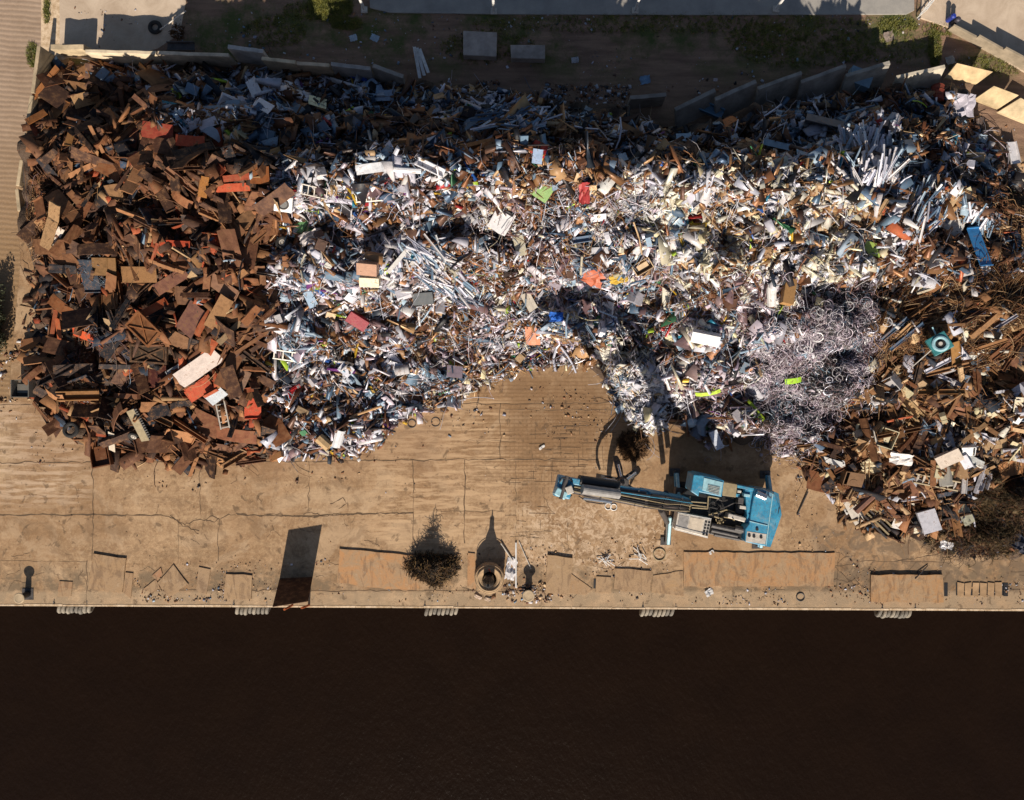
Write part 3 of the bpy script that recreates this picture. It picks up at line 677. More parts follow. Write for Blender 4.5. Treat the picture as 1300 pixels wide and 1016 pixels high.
add_wires(s_wire, Z['thicket'][0], Z['thicket'][1], 3200, (0.3, 1.2), 0.010, 3.0, 0.4, fuzz=3)
add_shards(s_rust, Z['thicket'][0], Z['thicket'][1], 1200, 2, 9, tilt=1.0, up=0.4)
add_rings(s_ring, Z['rings'][0], Z['rings'][1], 2900, 5, 14, 0.016, fuzz=12.0)
add_wires(s_ring, Z['rings'][0], Z['rings'][1], 2200, (0.5, 1.6), 0.013, 6, 0.4, K=11, fuzz=12.0)
add_shards(s_mix, Z['rings'][0], Z['rings'][1], 2600, 2, 9, fuzz=12.0)
add_wires(s_wire, Z['wood'][0], pal((RUSTP, 3), (TAN, 3), (DARK, 1)), 900, (0.7, 2.4), 0.016, 0.5, 0.45, K=5)
add_wires(s_wire, Z['rust'][0], pal((RUSTP, 4), (TAN, 1), (DARK, 1)), 380, (0.7, 2.2), 0.014, 0.8, 0.4, K=6)
add_rings(s_ring, Z['eastc'][0], Z['rings'][1], 420, 5, 14, 0.018)
# grey fine wire clumps and rusty turnings in the rust heap
GW = pal((MAUVE, 2), (BLUEG, 2), ([(150,130,120)], 2))
add_wires(s_wire, [(95,310),(125,305),(130,355),(105,350)], GW, 320, (0.4, 1.3), 0.012, 3, 0.35)
add_wires(s_wire, [(100,350),(125,350),(150,470),(140,480),(95,380)], GW, 260, (0.8, 2.4), 0.016, 1.2, 0.35, yaw=(-1.0, 0.35))
add_wires(s_wire, [(40,235),(80,230),(75,330),(45,350)], pal((TAN, 2), (RUSTP, 2), (MAUVE, 1)), 420, (0.5, 2.0), 0.016, 1.5, 0.4, yaw=(1.1, 0.6))
add_wires(s_wire, [(85,440),(190,440),(190,510),(80,510)], pal((RUSTP, 3), (TAN, 2), (MAUVE, 1)), 700, (0.3, 1.0), 0.014, 2.5, 0.3)
add_shards(s_rust, [(85,440),(190,440),(190,510),(80,510)], pal((RUSTP, 3), (TAN, 2), (WHITE, .6)), 900, 2, 8)
# brown turnings pockets
for poly in ([(385,425),(412,420),(415,500),(390,560),(360,555)], [(840,360),(900,340),(930,345),(900,395),(850,400)], [(530,380),(610,390),(600,430),(540,440)]):
    add_wires(s_wire, poly, pal((RUSTP, 4), (TAN, 1)), 420, (0.3, 1.1), 0.014, 3, 0.3)
    add_shards(s_rust, poly, pal((RUSTP, 4), (TAN, 1)), 500, 2, 8, up=0.4)
s_mix.build('sheet_metal_shreds', M['s_mix'], 'small crumpled shreds of mixed white, brown and grey sheet metal covering the heap', 'scrap shreds')
s_rust.build('rusty_shreds', M['s_rust'], 'small rusty offcuts and splinters filling the brown ends of the heap', 'scrap shreds')
s_alu.build('metal_strips', M['s_alu'], 'thin short metal strips scattered all over the bright middle of the heap', 'metal strips')
s_wire.build('scrap_wire', M['s_rust'], 'tangled brown and grey wire strewn through the heap, densest at its right side', 'wire')
s_ring.build('wire_coils', M['s_alu'], 'mass of small pinkish wire coils and hoops around the larger hoops', 'wire coils')

# ------------------------------------------------------------------ sheet shapes (unit length and width)
def fold_mesh(name, prof, t=0.03, rag=0.0, seed=0, ny=3, twist=0.0):
    """a sheet bent along a profile (x,z) and run across y from -0.5 to 0.5, with thickness t"""
    g = random.Random(seed); n = len(prof); vs = []
    for side in (0, 1):
        for i, (x, z) in enumerate(prof):
            a = prof[max(i-1, 0)]; b = prof[min(i+1, n-1)]
            dx, dz = b[0]-a[0], b[1]-a[1]; L = math.hypot(dx, dz) or 1
            nx, nz = -dz/L, dx/L
            for j in range(ny+1):
                y = -0.5+j/ny
                vs.append((x+side*nx*t+twist*(y)*0.3*x, y, z+side*nz*t+twist*x*y))
    if rag:
        N = n*(ny+1); off = [(g.uniform(-rag, rag), g.uniform(-rag, rag), g.uniform(-rag, rag)*0.7) for _ in range(N)]
        vs = [(v[0]+off[k % N][0], v[1]+off[k % N][1], v[2]+off[k % N][2]) for k, v in enumerate(vs)]
    m = ny+1; o = n*m; fs = []
    for i in range(n-1):
        for j in range(ny):
            a = i*m+j; fs.append((a, a+m, a+m+1, a+1)); fs.append((o+a, o+a+1, o+a+m+1, o+a+m))
    for i in range(n-1):
        a = i*m; fs.append((a, o+a, o+a+m, a+m)); a = i*m+ny; fs.append((a, a+m, o+a+m, o+a))
    for j in range(ny):
        a = j; fs.append((a, a+1, o+a+1, o+a)); a = (n-1)*m+j; fs.append((a, o+a, o+a+1, a+1))
    me = bpy.data.meshes.new(name); me.from_pydata(vs, [], fs); me.update(); return me
FLAT = [(-0.5, 0), (-0.15, 0.01), (0.2, -0.01), (0.5, 0)]
plates = [fold_mesh('plate_mesh', FLAT, 0.04, 0.008, 1), fold_mesh('plate_mesh', FLAT, 0.05, 0.02, 2, twist=0.08),
 fold_mesh('plate_mesh', [(-0.5, 0.0), (0.12, 0.02), (0.16, 0.0), (0.5, 0.16)], 0.04, 0.01, 3),
 fold_mesh('plate_mesh', [(-0.5, 0.10), (-0.47, 0.0), (0.47, 0), (0.5, 0.12)], 0.03, 0.006, 4),
 fold_mesh('plate_mesh', [(-0.5, 0.0), (-0.3, 0.10), (0, 0.14), (0.3, 0.10), (0.5, 0)], 0.04, 0.012, 5),
 fold_mesh('plate_mesh', [(-0.5, 0.0), (-0.1, 0.0), (0.0, 0.12), (0.5, 0.05)], 0.04, 0.03, 6, twist=0.15)]
def mesh_of(b, name): return b.mesh(name)
def channel_mesh(h=0.8):
    b = MB(); b.box((0, 0, 0.06), (1, 1, 0.12)); b.box((0, -0.44, 0.12+h/2), (1, 0.12, h)); b.box((0, 0.44, 0.12+h/2), (1, 0.12, h)); return b.mesh('channel_mesh')
def ibeam_mesh():
    b = MB(); b.box((0, 0, 0.06), (1, 1, 0.12)); b.box((0, 0, 0.5), (1, 0.14, 0.76)); b.box((0, 0, 0.94), (1, 1, 0.12)); return b.mesh('beam_mesh')
def angle_mesh():
    b = MB(); b.box((0, 0, 0.06), (1, 1, 0.12)); b.box((0, -0.44, 0.5), (1, 0.12, 0.76)); return b.mesh('angle_mesh')
def plank_mesh():
    b = MB()
    for i in range(4): b.box((-0.375+i*0.25, rnd.uniform(-.05, .05), 0.5+rnd.uniform(-.2, .2)), (0.2505, 1, 1), Matrix.Rotation(rnd.uniform(-.03, .03), 3, 'Z'))
    return b.mesh('plank_mesh')
beams = [channel_mesh(), channel_mesh(0.4), ibeam_mesh(), angle_mesh(), plank_mesh()]
def casing_mesh(k):
    """an open appliance casing: walls with thickness, one side missing"""
    b = MB(); w = 0.04
    b.box((0, 0, w/2), (1, 1, w)); b.box((-0.5+w/2, 0, 0.5), (w, 1, 1-w)); b.box((0.5-w/2, 0, 0.5), (w, 1, 1-w))
    b.box((0, -0.5+w/2, 0.5), (1-2*w-.004, w, 1-w-.004))
    if k == 0: b.box((0, 0.0, 0.3), (0.6, 0.5, 0.5)); b.box((0, 0.5-w/2, 0.3), (1-2*w-.004, w, 0.55))
    if k == 1: b.box((0, 0.5-w/2, 0.5), (1-2*w-.004, w, 1-w-.004)); b.box((0, 0, 1.0), (1.02, 1.02, 0.04))
    if k == 2: b.box((0, 0.5-w/2, 0.5), (1-2*w-.004, w, 1-w-.004)); b.box((-0.1, 0, 0.98), (0.8, 1.02, 0.04)); b.tube((0, 0.2, 0.3), (0, 0.2, 1.04), 0.2, n=14)
    me = b.mesh('casing_mesh'); return me
casings = [casing_mesh(0), casing_mesh(1), casing_mesh(2)]
def crumple_mesh(seed, n=7):
    g = random.Random(seed); 
    prof = [(-0.5+i/(n-1), g.uniform(-0.09, 0.12)) for i in range(n)]
    return fold_mesh('crumple_mesh', prof, 0.02, 0.07, seed, ny=6)
crumples = [crumple_mesh(s) for s in (11, 12, 13, 14)]
def pipe_mesh(bend):
    b = MB()
    pts = [Vector((-0.5, 0, 0)), Vector((-0.1, bend, 0)), Vector((0.25, bend*1.2, 0)), Vector((0.5, 0, 0))]
    return pts
def pipe_data(k):
    b = MB(); bd = (0, 0.03, 0.10)[k]
    pts = [(-0.5, -bd, 0), (-0.15, bd, 0), (0.2, bd, 0), (0.5, -bd, 0)]
    if k == 0: pts = [(-0.5, 0, 0), (0.5, 0, 0)]
    # radius in y/z is given at unit width, so squash by scale: build long-axis tubes of radius .5 then scale y,z
    n = 8; vs = []; fs = []
    for (x, y, z) in pts:
        for i in range(n): a = 2*math.pi*i/n; vs.append((x, y*10+0.5*math.cos(a), 0.5*math.sin(a)))
    for s_ in range(len(pts)-1):
        for i in range(n): fs.append((s_*n+i, s_*n+(i+1) % n, (s_+1)*n+(i+1) % n, (s_+1)*n+i))
    # inner wall of the open ends
    m = len(vs)
    for e, dx in ((0, 0.04), (len(pts)-1, -0.04)):
        x, y, z = pts[e]; b0 = len(vs)
        for i in range(n): a = 2*math.pi*i/n; vs.append((x, y*10+0.38*math.cos(a), 0.38*math.sin(a)))
        for i in range(n): a = 2*math.pi*i/n; vs.append((x+dx, y*10+0.38*math.cos(a), 0.38*math.sin(a)))
        for i in range(n):
            fs.append((e*n+i, e*n+(i+1) % n, b0+(i+1) % n, b0+i)); fs.append((b0+i, b0+(i+1) % n, b0+n+(i+1) % n, b0+n+i))
        fs.append(tuple(range(b0+n, b0+2*n)))
    me = bpy.data.meshes.new('pipe_mesh'); me.from_pydata(vs, [], fs); me.update(); return me
pipes = [pipe_data(0), pipe_data(1), pipe_data(2)]
def ring_data(): return MB().ring((0, 0, 0), 0.46, 0.04, 26, 6).mesh('hoop_mesh')
hoops = [ring_data(), MB().ring((0, 0, 0), 0.46, 0.035, 26, 6, sx=0.8).add(*(lambda: ([(-0.46*0.8, -0.01, 0), (0.46*0.8, -0.01, 0), (0.46*0.8, 0.01, 0), (-0.46*0.8, 0.01, 0)], [(0, 1, 2, 3)]))()).mesh('hoop_mesh')]
def own(me, mat):
    """mesh data copies carry one material each"""
    c = me.copy(); c.materials.clear(); c.materials.append(mat); return c
LIB = {}
def lib(kind, i, mat):
    k = (kind, i, mat)
    if k not in LIB:
        src = {'plate': plates, 'beam': beams, 'casing': casings, 'crumple': crumples, 'pipe': pipes, 'hoop': hoops}[kind]
        LIB[k] = own(src[i % len(src)], M[mat])
    return LIB[k]

def pose(o, px, py, yaw, size, up=0.1, tilt=(0, 0), face=0.0):
    """sit an object on the heap at photo pixel px,py; tilt in radians about its own x,y"""
    x, y, z = surf(np.array([px]), np.array([py])); x, y, z = float(x[0]), float(y[0]), float(z[0])
    n = Vector(normal(np.array([x]), np.array([y]))[0])
    n = (n*(1-face)+Vector((0, 0, 1))*face).normalized()
    f = Vector((math.cos(yaw), math.sin(yaw), 0)); f = (f-n*f.dot(n)).normalized(); s_ = n.cross(f)
    m = Matrix((f, s_, n)).transposed() @ Matrix.Rotation(tilt[0], 3, 'X') @ Matrix.Rotation(tilt[1], 3, 'Y')
    mm = m.to_4x4(); mm.translation = Vector((x, y, z+up))
    o.matrix_world = mm @ Matrix.Diagonal((*size, 1)) if not isinstance(size, (int, float)) else mm @ Matrix.Scale(size, 4)
    return o

# ------------------------------------------------------------------ named pieces traced from the photograph
LM = []   # landmarks: (px, py, phrase)
def A(cat): return cat
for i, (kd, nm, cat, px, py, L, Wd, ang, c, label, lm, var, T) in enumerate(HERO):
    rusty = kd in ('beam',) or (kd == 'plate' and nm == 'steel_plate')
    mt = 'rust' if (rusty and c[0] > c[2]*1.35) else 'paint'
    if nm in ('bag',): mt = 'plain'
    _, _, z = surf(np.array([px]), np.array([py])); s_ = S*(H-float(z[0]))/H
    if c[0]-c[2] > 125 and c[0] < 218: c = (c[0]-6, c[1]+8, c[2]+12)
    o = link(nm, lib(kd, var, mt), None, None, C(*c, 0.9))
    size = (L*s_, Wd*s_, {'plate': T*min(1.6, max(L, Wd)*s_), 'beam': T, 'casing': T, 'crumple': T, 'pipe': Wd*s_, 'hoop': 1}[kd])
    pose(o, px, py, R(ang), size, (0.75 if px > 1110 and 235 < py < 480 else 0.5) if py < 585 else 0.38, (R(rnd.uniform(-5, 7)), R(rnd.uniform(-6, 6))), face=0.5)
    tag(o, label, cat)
    if lm: LM.append((px, py, lm))
LM += [(1098,190,'the tall silver sheaf'),(1182,436,'the teal fan box'),(365,260,'the washing machine'),(1183,610,'the flight of steps'),(845,630,'the excavator boom'),(1185,123,'the red drum'),(194,450,'the dark framed lid'),(560,345,'the fallen silver strips'),(650,150,'the blue-white rods'),(1178,255,'the smaller silver sheaf')]
# ------------------------------------------------------------------ things with parts, on the heap
def hthing(name, label, cat, px, py, ang, size_px, up=0.4, tilt=(0, 0), face=0.5, group=None):
    """an Empty on the heap; child meshes are modelled in units of 1 = size_px photo pixels"""
    o = empty(name, (0, 0, 0)); tag(o, label, cat, group)
    _, _, z = surf(np.array([px]), np.array([py])); s_ = size_px*S*(H-float(z[0]))/H
    pose(o, px, py, R(ang), s_, up, tilt, face)
    return o
def ladder(px, py, L, ang, wid, n, label, c=(222, 220, 226)):
    o = hthing('ladder', label, 'ladder', px, py, ang, L, 0.5)
    for s_ in (-1, 1): MB().box((0, s_*wid/2, 0), (1, 0.04, 0.05)).build('rail', M['silver'], o)
    for k in range(n): MB().box((-0.46+0.92*k/(n-1), 0, 0), (0.03, wid-.04, 0.03)).build('rung', M['silver'], o)
ladder(402, 246, 34, -14, 0.36, 5, 'white ladder-like frame left of the bent white duct')
ladder(470, 253, 34, 5, 0.30, 6, 'white ladder-like frame under the bent white duct')
ladder(368, 452, 36, -12, 0.34, 4, 'white ladder-like frame above the brown pocket left of centre')
ladder(286, 524, 40, -78, 0.28, 6, 'short ladder frame standing among the rust plates')
# washing machine
o = hthing('washing_machine', 'white washing machine with a round dark opening, touching the right rim of the rust heap', 'washing machine', 365, 260, -12, 22, 0.7)
MB().box((0, 0, 0), (1, 0.9, 0.9)).build('cabinet', M['pale'], o, bevel=0.03)
MB().ring((0, 0, 0.455), 0.27, 0.05, 24, 8).build('door_ring', M['darkgrey'], o)
MB().tube((0, 0, 0.44), (0, 0, 0.458), 0.25, n=20).build('drum', M['black'], o)
MB().box((0, 0.37, 0.458), (0.9, 0.1, 0.02)).build('control_strip', M['silver'], o)
# teal fan box
o = hthing('fan_box', 'teal cube-shaped fan housing with a pale round opening, on the rusty rods at the right', 'fan', 1182, 437, 28, 24, 0.9)
M['teal'] = simple('teal_paint', C(60, 132, 136), 0.45)
MB().box((0, 0, 0), (1, 0.95, 0.8)).build('housing', M['teal'], o, bevel=0.04)
MB().ring((0.02, -0.03, 0.42), 0.33, 0.09, 28, 8, flat=0.8).build('inlet_ring', M['bluecyl'], o)
MB().tube((0.02, -0.03, 0.39), (0.02, -0.03, 0.41), 0.26, n=20).build('opening', M['black'], o)
MB().tube((0.02, -0.03, 0.41), (0.02, -0.03, 0.5), 0.1, n=14).build('hub', M['silver'], o)
b = MB(); b.tube((0.1, 0.5, 0.1), (0.15, 0.9, 0.2), 0.04); b.build('pipe_stub', M['bluecyl'], o)
MB().tube((-0.5, -0.1, 0.0), (-1.7, -0.4, -0.1), 0.03).build('drive_shaft', M['silver'], o)
# flight of steps
o = hthing('steel_steps', 'tan steel flight of seven steps lying on its side in the right-hand scrap', 'steps', 1183, 610, -6, 52, 0.55)
for s_ in (-1, 1): MB().box((0, s_*0.115, 0), (1, 0.03, 0.10)).build('stringer', M['hose'], o)
for k in range(7): MB().box((-0.42+0.14*k, 0, 0), (0.09, 0.2, 0.015), Matrix.Rotation(0.9, 3, 'Y')).build('step', M['silver'], o)
# framed lids
def lid(px, py, L, asp, ang, c, label, name='framed_lid'):
    o = hthing(name, label, 'lid', px, py, ang, L, 0.45)
    a = link('sheet', MB().box((0, 0, 0), (1, asp, 0.03)).mesh('sheet'), o, M['rust'], C(*c, .8))
    f = MB()
    for s_ in (-1, 1):
        f.box((0, s_*(asp/2-.03), 0.045), (1, 0.05, 0.06)); f.box((s_*0.47, 0, 0.046), (0.05, asp-.1, 0.058))
    link('rim', f.mesh('rim'), o, M['rust'], C(c[0]+20, c[1]+12, c[2]+8, .8))
    d = math.atan2(asp, 1)
    for s_ in (-1, 1): link('brace', MB().box((0, 0, 0.035+0.006*s_), (0.92*math.hypot(1, asp), 0.035, 0.03), Matrix.Rotation(s_*d, 3, 'Z')).mesh('brace'), o, M['rust'], C(c[0]+30, c[1]+18, c[2]+10, .8))
lid(187, 418, 42, 0.62, -42, (142, 92, 56), 'rusty framed lid with diagonal braces, tilted beside the curved orange plate')
lid(194, 450, 48, 0.48, -4, (70, 56, 44), 'dark framed lid with diagonal braces, lying level below the rusty framed lid')
# red drum and other drums
def drum(px, py, L, ang, c, label, tilt=(0, 0)):
    o = hthing('drum', label, 'drum', px, py, ang, L, 0.5, tilt)
    link('barrel', MB().tube((-0.5, 0, 0), (0.5, 0, 0), 0.34, n=22).mesh('barrel'), o, M['rust'], C(*c))
    for x in (-0.47, -0.16, 0.16, 0.47): link('hoop', MB().tube((x-.015, 0, 0), (x+.015, 0, 0), 0.36, n=22).mesh('hoop'), o, M['rust'], C(*[v*.9 for v in c]))
drum(1185, 123, 22, 85, (150, 66, 52), 'dull red drum standing inside the slabs at the top right')
drum(512, 470, 18, 10, (210, 206, 208), 'white drum at the lower edge of the mixed scrap')
drum(1116, 700, 0.1, 0, (0, 0, 0), 'x') if False else None
# tyres and wheels in the heap
def wheel(px, py, D, label, ang=0, tilt=(0, 0), up=0.45, rim=True):
    o = hthing('tyre', label, 'tyre', px, py, ang, D, up, tilt)
    b = MB().ring((0, 0, 0), 0.37, 0.13, 28, 10, flat=0.9); b.build('casing', M['rubber'], o)
    if rim: MB().ring((0, 0, 0), 0.2, 0.05, 20, 6).tube((0, 0, -.05), (0, 0, .05), 0.1, n=12).build('rim', M['silver'], o)
wheel(362, 310, 17, 'wheel with silver rim at the left end of the mixed scrap', up=.6)
wheel(174, 554, 15, 'dark wheel left of the toothed bar on the lower edge of the rust heap', tilt=(0.5, 0))
wheel(187, 567, 15, 'dark wheel at the lower end of the toothed bar', tilt=(0.5, 0))
wheel(95, 545, 21, 'worn tyre with a yellow-green smear of moss at the lower left corner of the heap', rim=False)
# toothed bar
o = hthing('toothed_bar', 'long brown bar with a row of dark teeth, running down to the two wheels', 'machine part', 182, 540, -68, 46, 0.65)
MB().box((0, 0, 0), (1, 0.2, 0.1)).build('bar', M['hose'], o)
for k in range(14): MB().box((-0.46+0.07*k, 0.13, 0.02), (0.035, 0.08, 0.09)).build('tooth', M['darkgrey'], o)
# open rail frame at the front of the right heap
o = hthing('rail_frame', 'long frame of parallel steel rails jutting from the front tip of the right heap', 'frame', 1106, 655, -45, 62, 0.3)
for k in range(4): MB().box((0, -0.12+0.08*k, 0), (1-0.06*k, 0.03, 0.05)).build('rail', M['hose'] if k % 2 else M['darkgrey'], o)
for x in (-0.42, 0.0, 0.42): MB().box((x, 0, -0.032), (0.05, 0.28, 0.012)).build('cross_bar', M['darkgrey'], o)
# three-fold white gutter at the top
o = hthing('roof_gutters', 'three nested white gutter pieces lying against the top edge of the heap', 'gutter', 536, 82, -75, 40, 0.5)
for k in range(3):
    b = MB(); 
    b.box((0, -0.13+0.11*k, 0), (1-.1*k, 0.09, 0.02), Matrix.Rotation(R(-5+5*k), 3, 'Z'))
    b.box((0, -0.175+0.11*k, 0.045), (1-.1*k, 0.012, 0.07), Matrix.Rotation(R(-5+5*k), 3, 'Z')); b.build('gutter', M['pale'], o)

# ------------------------------------------------------------------ countable filler pieces
def cname(c):
    r, g, b = c; mx = max(c); mn = min(c)
    if c in ORANGE: return 'orange'
    if c in RUSTP: return 'dark brown' if mx < 100 else ('brown' if mx < 140 else 'light brown')
    if c in WHITE: return 'white' if mn > 205 else 'off-white'
    if c in BLUEG: return 'blue-grey' if mx < 160 else 'pale blue'
    if c in CREAM: return 'cream'
    if c in TAN: return 'tan' if mx > 170 else 'dull tan'
    if c in DARK: return 'near-black'
    if c in LILAC: return 'pinkish grey'
    if c in MAUVE: return 'mauve'
    if c in POP: return {(180,40,44): 'red', (40,90,170): 'blue', (60,120,80): 'green', (210,170,50): 'yellow', (120,60,130): 'purple', (40,130,160): 'turquoise', (170,200,60): 'lime'}[c]
    return 'grey'
def place_words(px, py):
    best = sorted(LM, key=lambda l: (l[0]-px)**2+(l[1]-py)**2)[0]
    dx = px-best[0]; dy = py-best[1]; d = math.hypot(dx, dy)
    if d < 9: w = 'touching'
    else:
        a = math.degrees(math.atan2(-dy, dx)) % 360
        w = ['right of', 'up and right of', 'just above', 'up and left of', 'left of', 'down and left of', 'just below', 'down and right of'][int((a+22.5)//45) % 8]
        if d > 42: w = {'just above': 'well above', 'just below': 'well below'}.get(w, 'well '+w)
    return w+' '+best[2]
def size_word(L, lo, hi):
    f = (L-lo)/(hi-lo)
    return 'small ' if f < 0.25 else ('' if f < 0.62 else 'large ')
def near_hero(x, y):
    for (a, b, r, r2, an) in placed:
        dx = x-a; dy = -(y-b); c, s_ = math.cos(R(an)), math.sin(R(an))
        u = dx*c+dy*s_; v = -dx*s_+dy*c
        if abs(u) < r+2 and abs(v) < r2+2: return True
    return False
def filler(kind, name, cat, zone, n, lo, hi, asp, T, mat, group, noun, palette=None, up=(0.0, 0.35), tilt=18, yaw=None, poly=None, face=0.0, variants=6, lblfix=None):
    P = poly or Z[zone][0]; PP = palette or Z[zone][1]; raw = PP[2]
    X, Y = sample(P, n*3, fz=4.0)
    k = 0
    for px, py in zip(X, Y):
        if k >= n: break
        if near_hero(px, py) and rnd.random() < 0.93: continue
        k += 1
        L = lo+(hi-lo)*rnd.random()**1.5; wd = L*rnd.uniform(*asp)
        if zone == 'rust' and (px-L*.45 < np.interp(py, [60, 245, 420, 520], [54, 28, 30, 34]) or py-L*.3 < 80 or py+L*.4 > 602): continue
        if zone == 'wood' and L > 26 and py+L*.3 > 672: continue
        c = raw[int(rng.choice(len(raw), p=cweights(PP, np.array([px]), np.array([py]))[0]))]; f = rnd.uniform(0.75, 1.15)
        cc = C(*[min(250, v*f) for v in c])
        _, _, z = surf(np.array([px]), np.array([py])); s_ = S*(H-float(z[0]))/H
        v = rnd.randrange(variants)
        if T is None: tz = wd*s_
        elif kind == 'plate': tz = min(1.3, L*s_)*rnd.uniform(0.6, 1.2)
        elif kind == 'casing': tz = rnd.uniform(.5, 1)*wd*s_
        elif kind == 'crumple': tz = L*s_*rnd.uniform(.7, 1.3)
        elif kind == 'hoop': tz = L*s_*0.9
        else: tz = T*rnd.uniform(.7, 1.3)
        o = link(name, lib(kind, v, mat), None, None, cc)
        yw = rnd.uniform(0, 2*math.pi) if yaw is None else rnd.gauss(yaw[0], yaw[1])
        pose(o, px, py, yw, (L*s_, wd*s_, tz), rnd.uniform(*up), (R(rnd.gauss(0, tilt)), R(rnd.gauss(0, tilt))), face)
        sw = size_word(L, lo, hi)
        lb = (sw+cname(c)+' '+noun+' '+place_words(px, py)).strip()
        if len(lb.split()) > 15: lb = lb.replace('well ', '').replace('metal hoop', 'hoop')
        tag(o, lb, cat, group)
p_rust = pal((RUSTP, 10), (ORANGE, 0.22), (TAN, 0.5), (DARK, 1.4))
filler('plate', 'steel_plate', 'steel plate', 'rust', 172, 26, 60, (0.26, 0.5), 1, 'rust', 'rusty plates of the left heap', 'rusty plate', p_rust, (0.1, 0.75), 17)
filler('beam', 'steel_beam', 'beam', 'rust', 170, 26, 66, (0.09, 0.18), 0.26, 'rust', 'rusty beams of the left heap', 'rusty beam', p_rust, (0.1, 0.5), 12, variants=5)
p_w = pal((WHITE, 4), (BLUEG, 2.5), (TAN, .8), (DARK, 1.3), (CREAM, .8), (RUSTP, 1.2), (POP, .35))
for zn, n, hi in (('ulmix', 50, 28), ('midmix', 56, 25), ('topmid', 36, 26), ('centre', 50, 22), ('topright', 34, 26), ('east', 14, 24)):
    filler('plate', 'metal_sheet', 'metal sheet', zn, n, 8, hi, (0.35, 0.9), 1, 'paint', 'sheet panels in the mixed scrap', 'metal panel', None if zn in ('topmid', 'topright') else p_w, (0.1, 0.45), 24)
for zn, n in (('ulmix', 50), ('midmix', 55), ('topmid', 55), ('centre', 50), ('topright', 45), ('eastc', 35)):
    filler('crumple', 'crumpled_sheet', 'crumpled sheet', zn, n, 8, 22, (0.5, 0.95), 1, 'paint', 'crumpled sheets in the mixed scrap', 'crumpled sheet', None, (0.05, 0.35), 20, variants=4)
filler('crumple', 'crumpled_offcut', 'offcut', 'cream', 200, 6, 15, (0.4, 0.9), 1, 'paint', 'cream offcuts on the right ridge', 'crumpled offcut', pal((CREAM, 5), (WHITE, 3), (TAN, .8)), (0.15, 0.45), 28, variants=4)
for zn, n in (('ulmix', 22), ('midmix', 30), ('topmid', 18), ('centre', 26), ('eastc', 16), ('topright', 18)):
    filler('casing', 'metal_casing', 'casing', zn, n, 9, 20, (0.5, 0.9), 1, 'paint', 'appliance casings in the mixed scrap', 'casing', None, (0.0, 0.3), 30, variants=3)
for zn, n in (('midmix', 50), ('centre', 90), ('topmid', 40), ('cream', 30), ('eastc', 40), ('topright', 25), ('east', 20)):
    filler('pipe', 'metal_pipe', 'pipe', zn, n, 12, 44, (0.04, 0.09), None, 'alu', 'loose pipes in the mixed scrap', 'thin pipe', p_w, (0.25, 0.6), 12, variants=3)
filler('crumple', 'crumpled_offcut', 'offcut', 'tongue', 80, 5, 12, (0.4, 0.9), 1, 'paint', 'white offcuts of the tongue of scrap', 'crumpled offcut', pal((WHITE, 5), (CREAM, 2)), (0.1, 0.35), 28, variants=4, poly=Z['tongue'][0])
# hoops
filler('hoop', 'metal_hoop', 'hoop', 'rings', 235, 8, 18, (0.75, 1.0), 1, 'alu', 'metal hoops of the right-hand mass', 'metal hoop', pal((LILAC, 4), (WHITE, 1)), (0.15, 0.6), 30, variants=2)
filler('hoop', 'metal_hoop', 'hoop', 'eastc', 45, 9, 17, (0.75, 1.0), 1, 'alu', 'metal hoops of the right-hand mass', 'metal hoop', pal((LILAC, 4), (WHITE, 1)), (0.15, 0.5), 25, variants=2)
# right-hand tan and brown scrap
p_t = pal((TAN, 5.5), (RUSTP, 4), (WHITE, .8), (DARK, .9), (BLUEG, .15), (CREAM, .9))
filler('beam', 'flat_bar', 'bar', 'wood', 210, 18, 60, (0.09, 0.19), 0.2, 'rust', 'bars and planks of the right heap', 'bar', p_t, (0.1, 0.5), 12, variants=5)
filler('plate', 'steel_plate', 'steel plate', 'wood', 52, 14, 32, (0.35, 0.8), 1, 'rust', 'plates of the right heap', 'plate', p_t, (0.05, 0.4), 20)
filler('casing', 'open_box', 'box', 'wood', 26, 14, 28, (0.5, 0.8), 1, 'paint', 'boxes of the right heap', 'open box', pal((TAN, 3), (WHITE, 1), (CREAM, 1), (RUSTP, 1)), (0.05, 0.3), 18, variants=3)
filler('plate', 'steel_plate', 'steel plate', 'east', 24, 10, 24, (0.35, 0.8), 1, 'rust', 'plates of the right heap', 'plate', p_t, (0.1, 0.4), 22)
filler('beam', 'flat_bar', 'bar', 'east', 45, 14, 40, (0.08, 0.16), 0.14, 'rust', 'bars and planks of the right heap', 'bar', p_t, (0.2, 0.5), 12, variants=5)
filler('beam', 'flat_bar', 'bar', 'wire', 44, 22, 60, (0.07, 0.14), 0.14, 'rust', 'bars and planks of the right heap', 'bar', p_t, (0.3, 0.6), 10, yaw=(0.6, 0.5), variants=5)
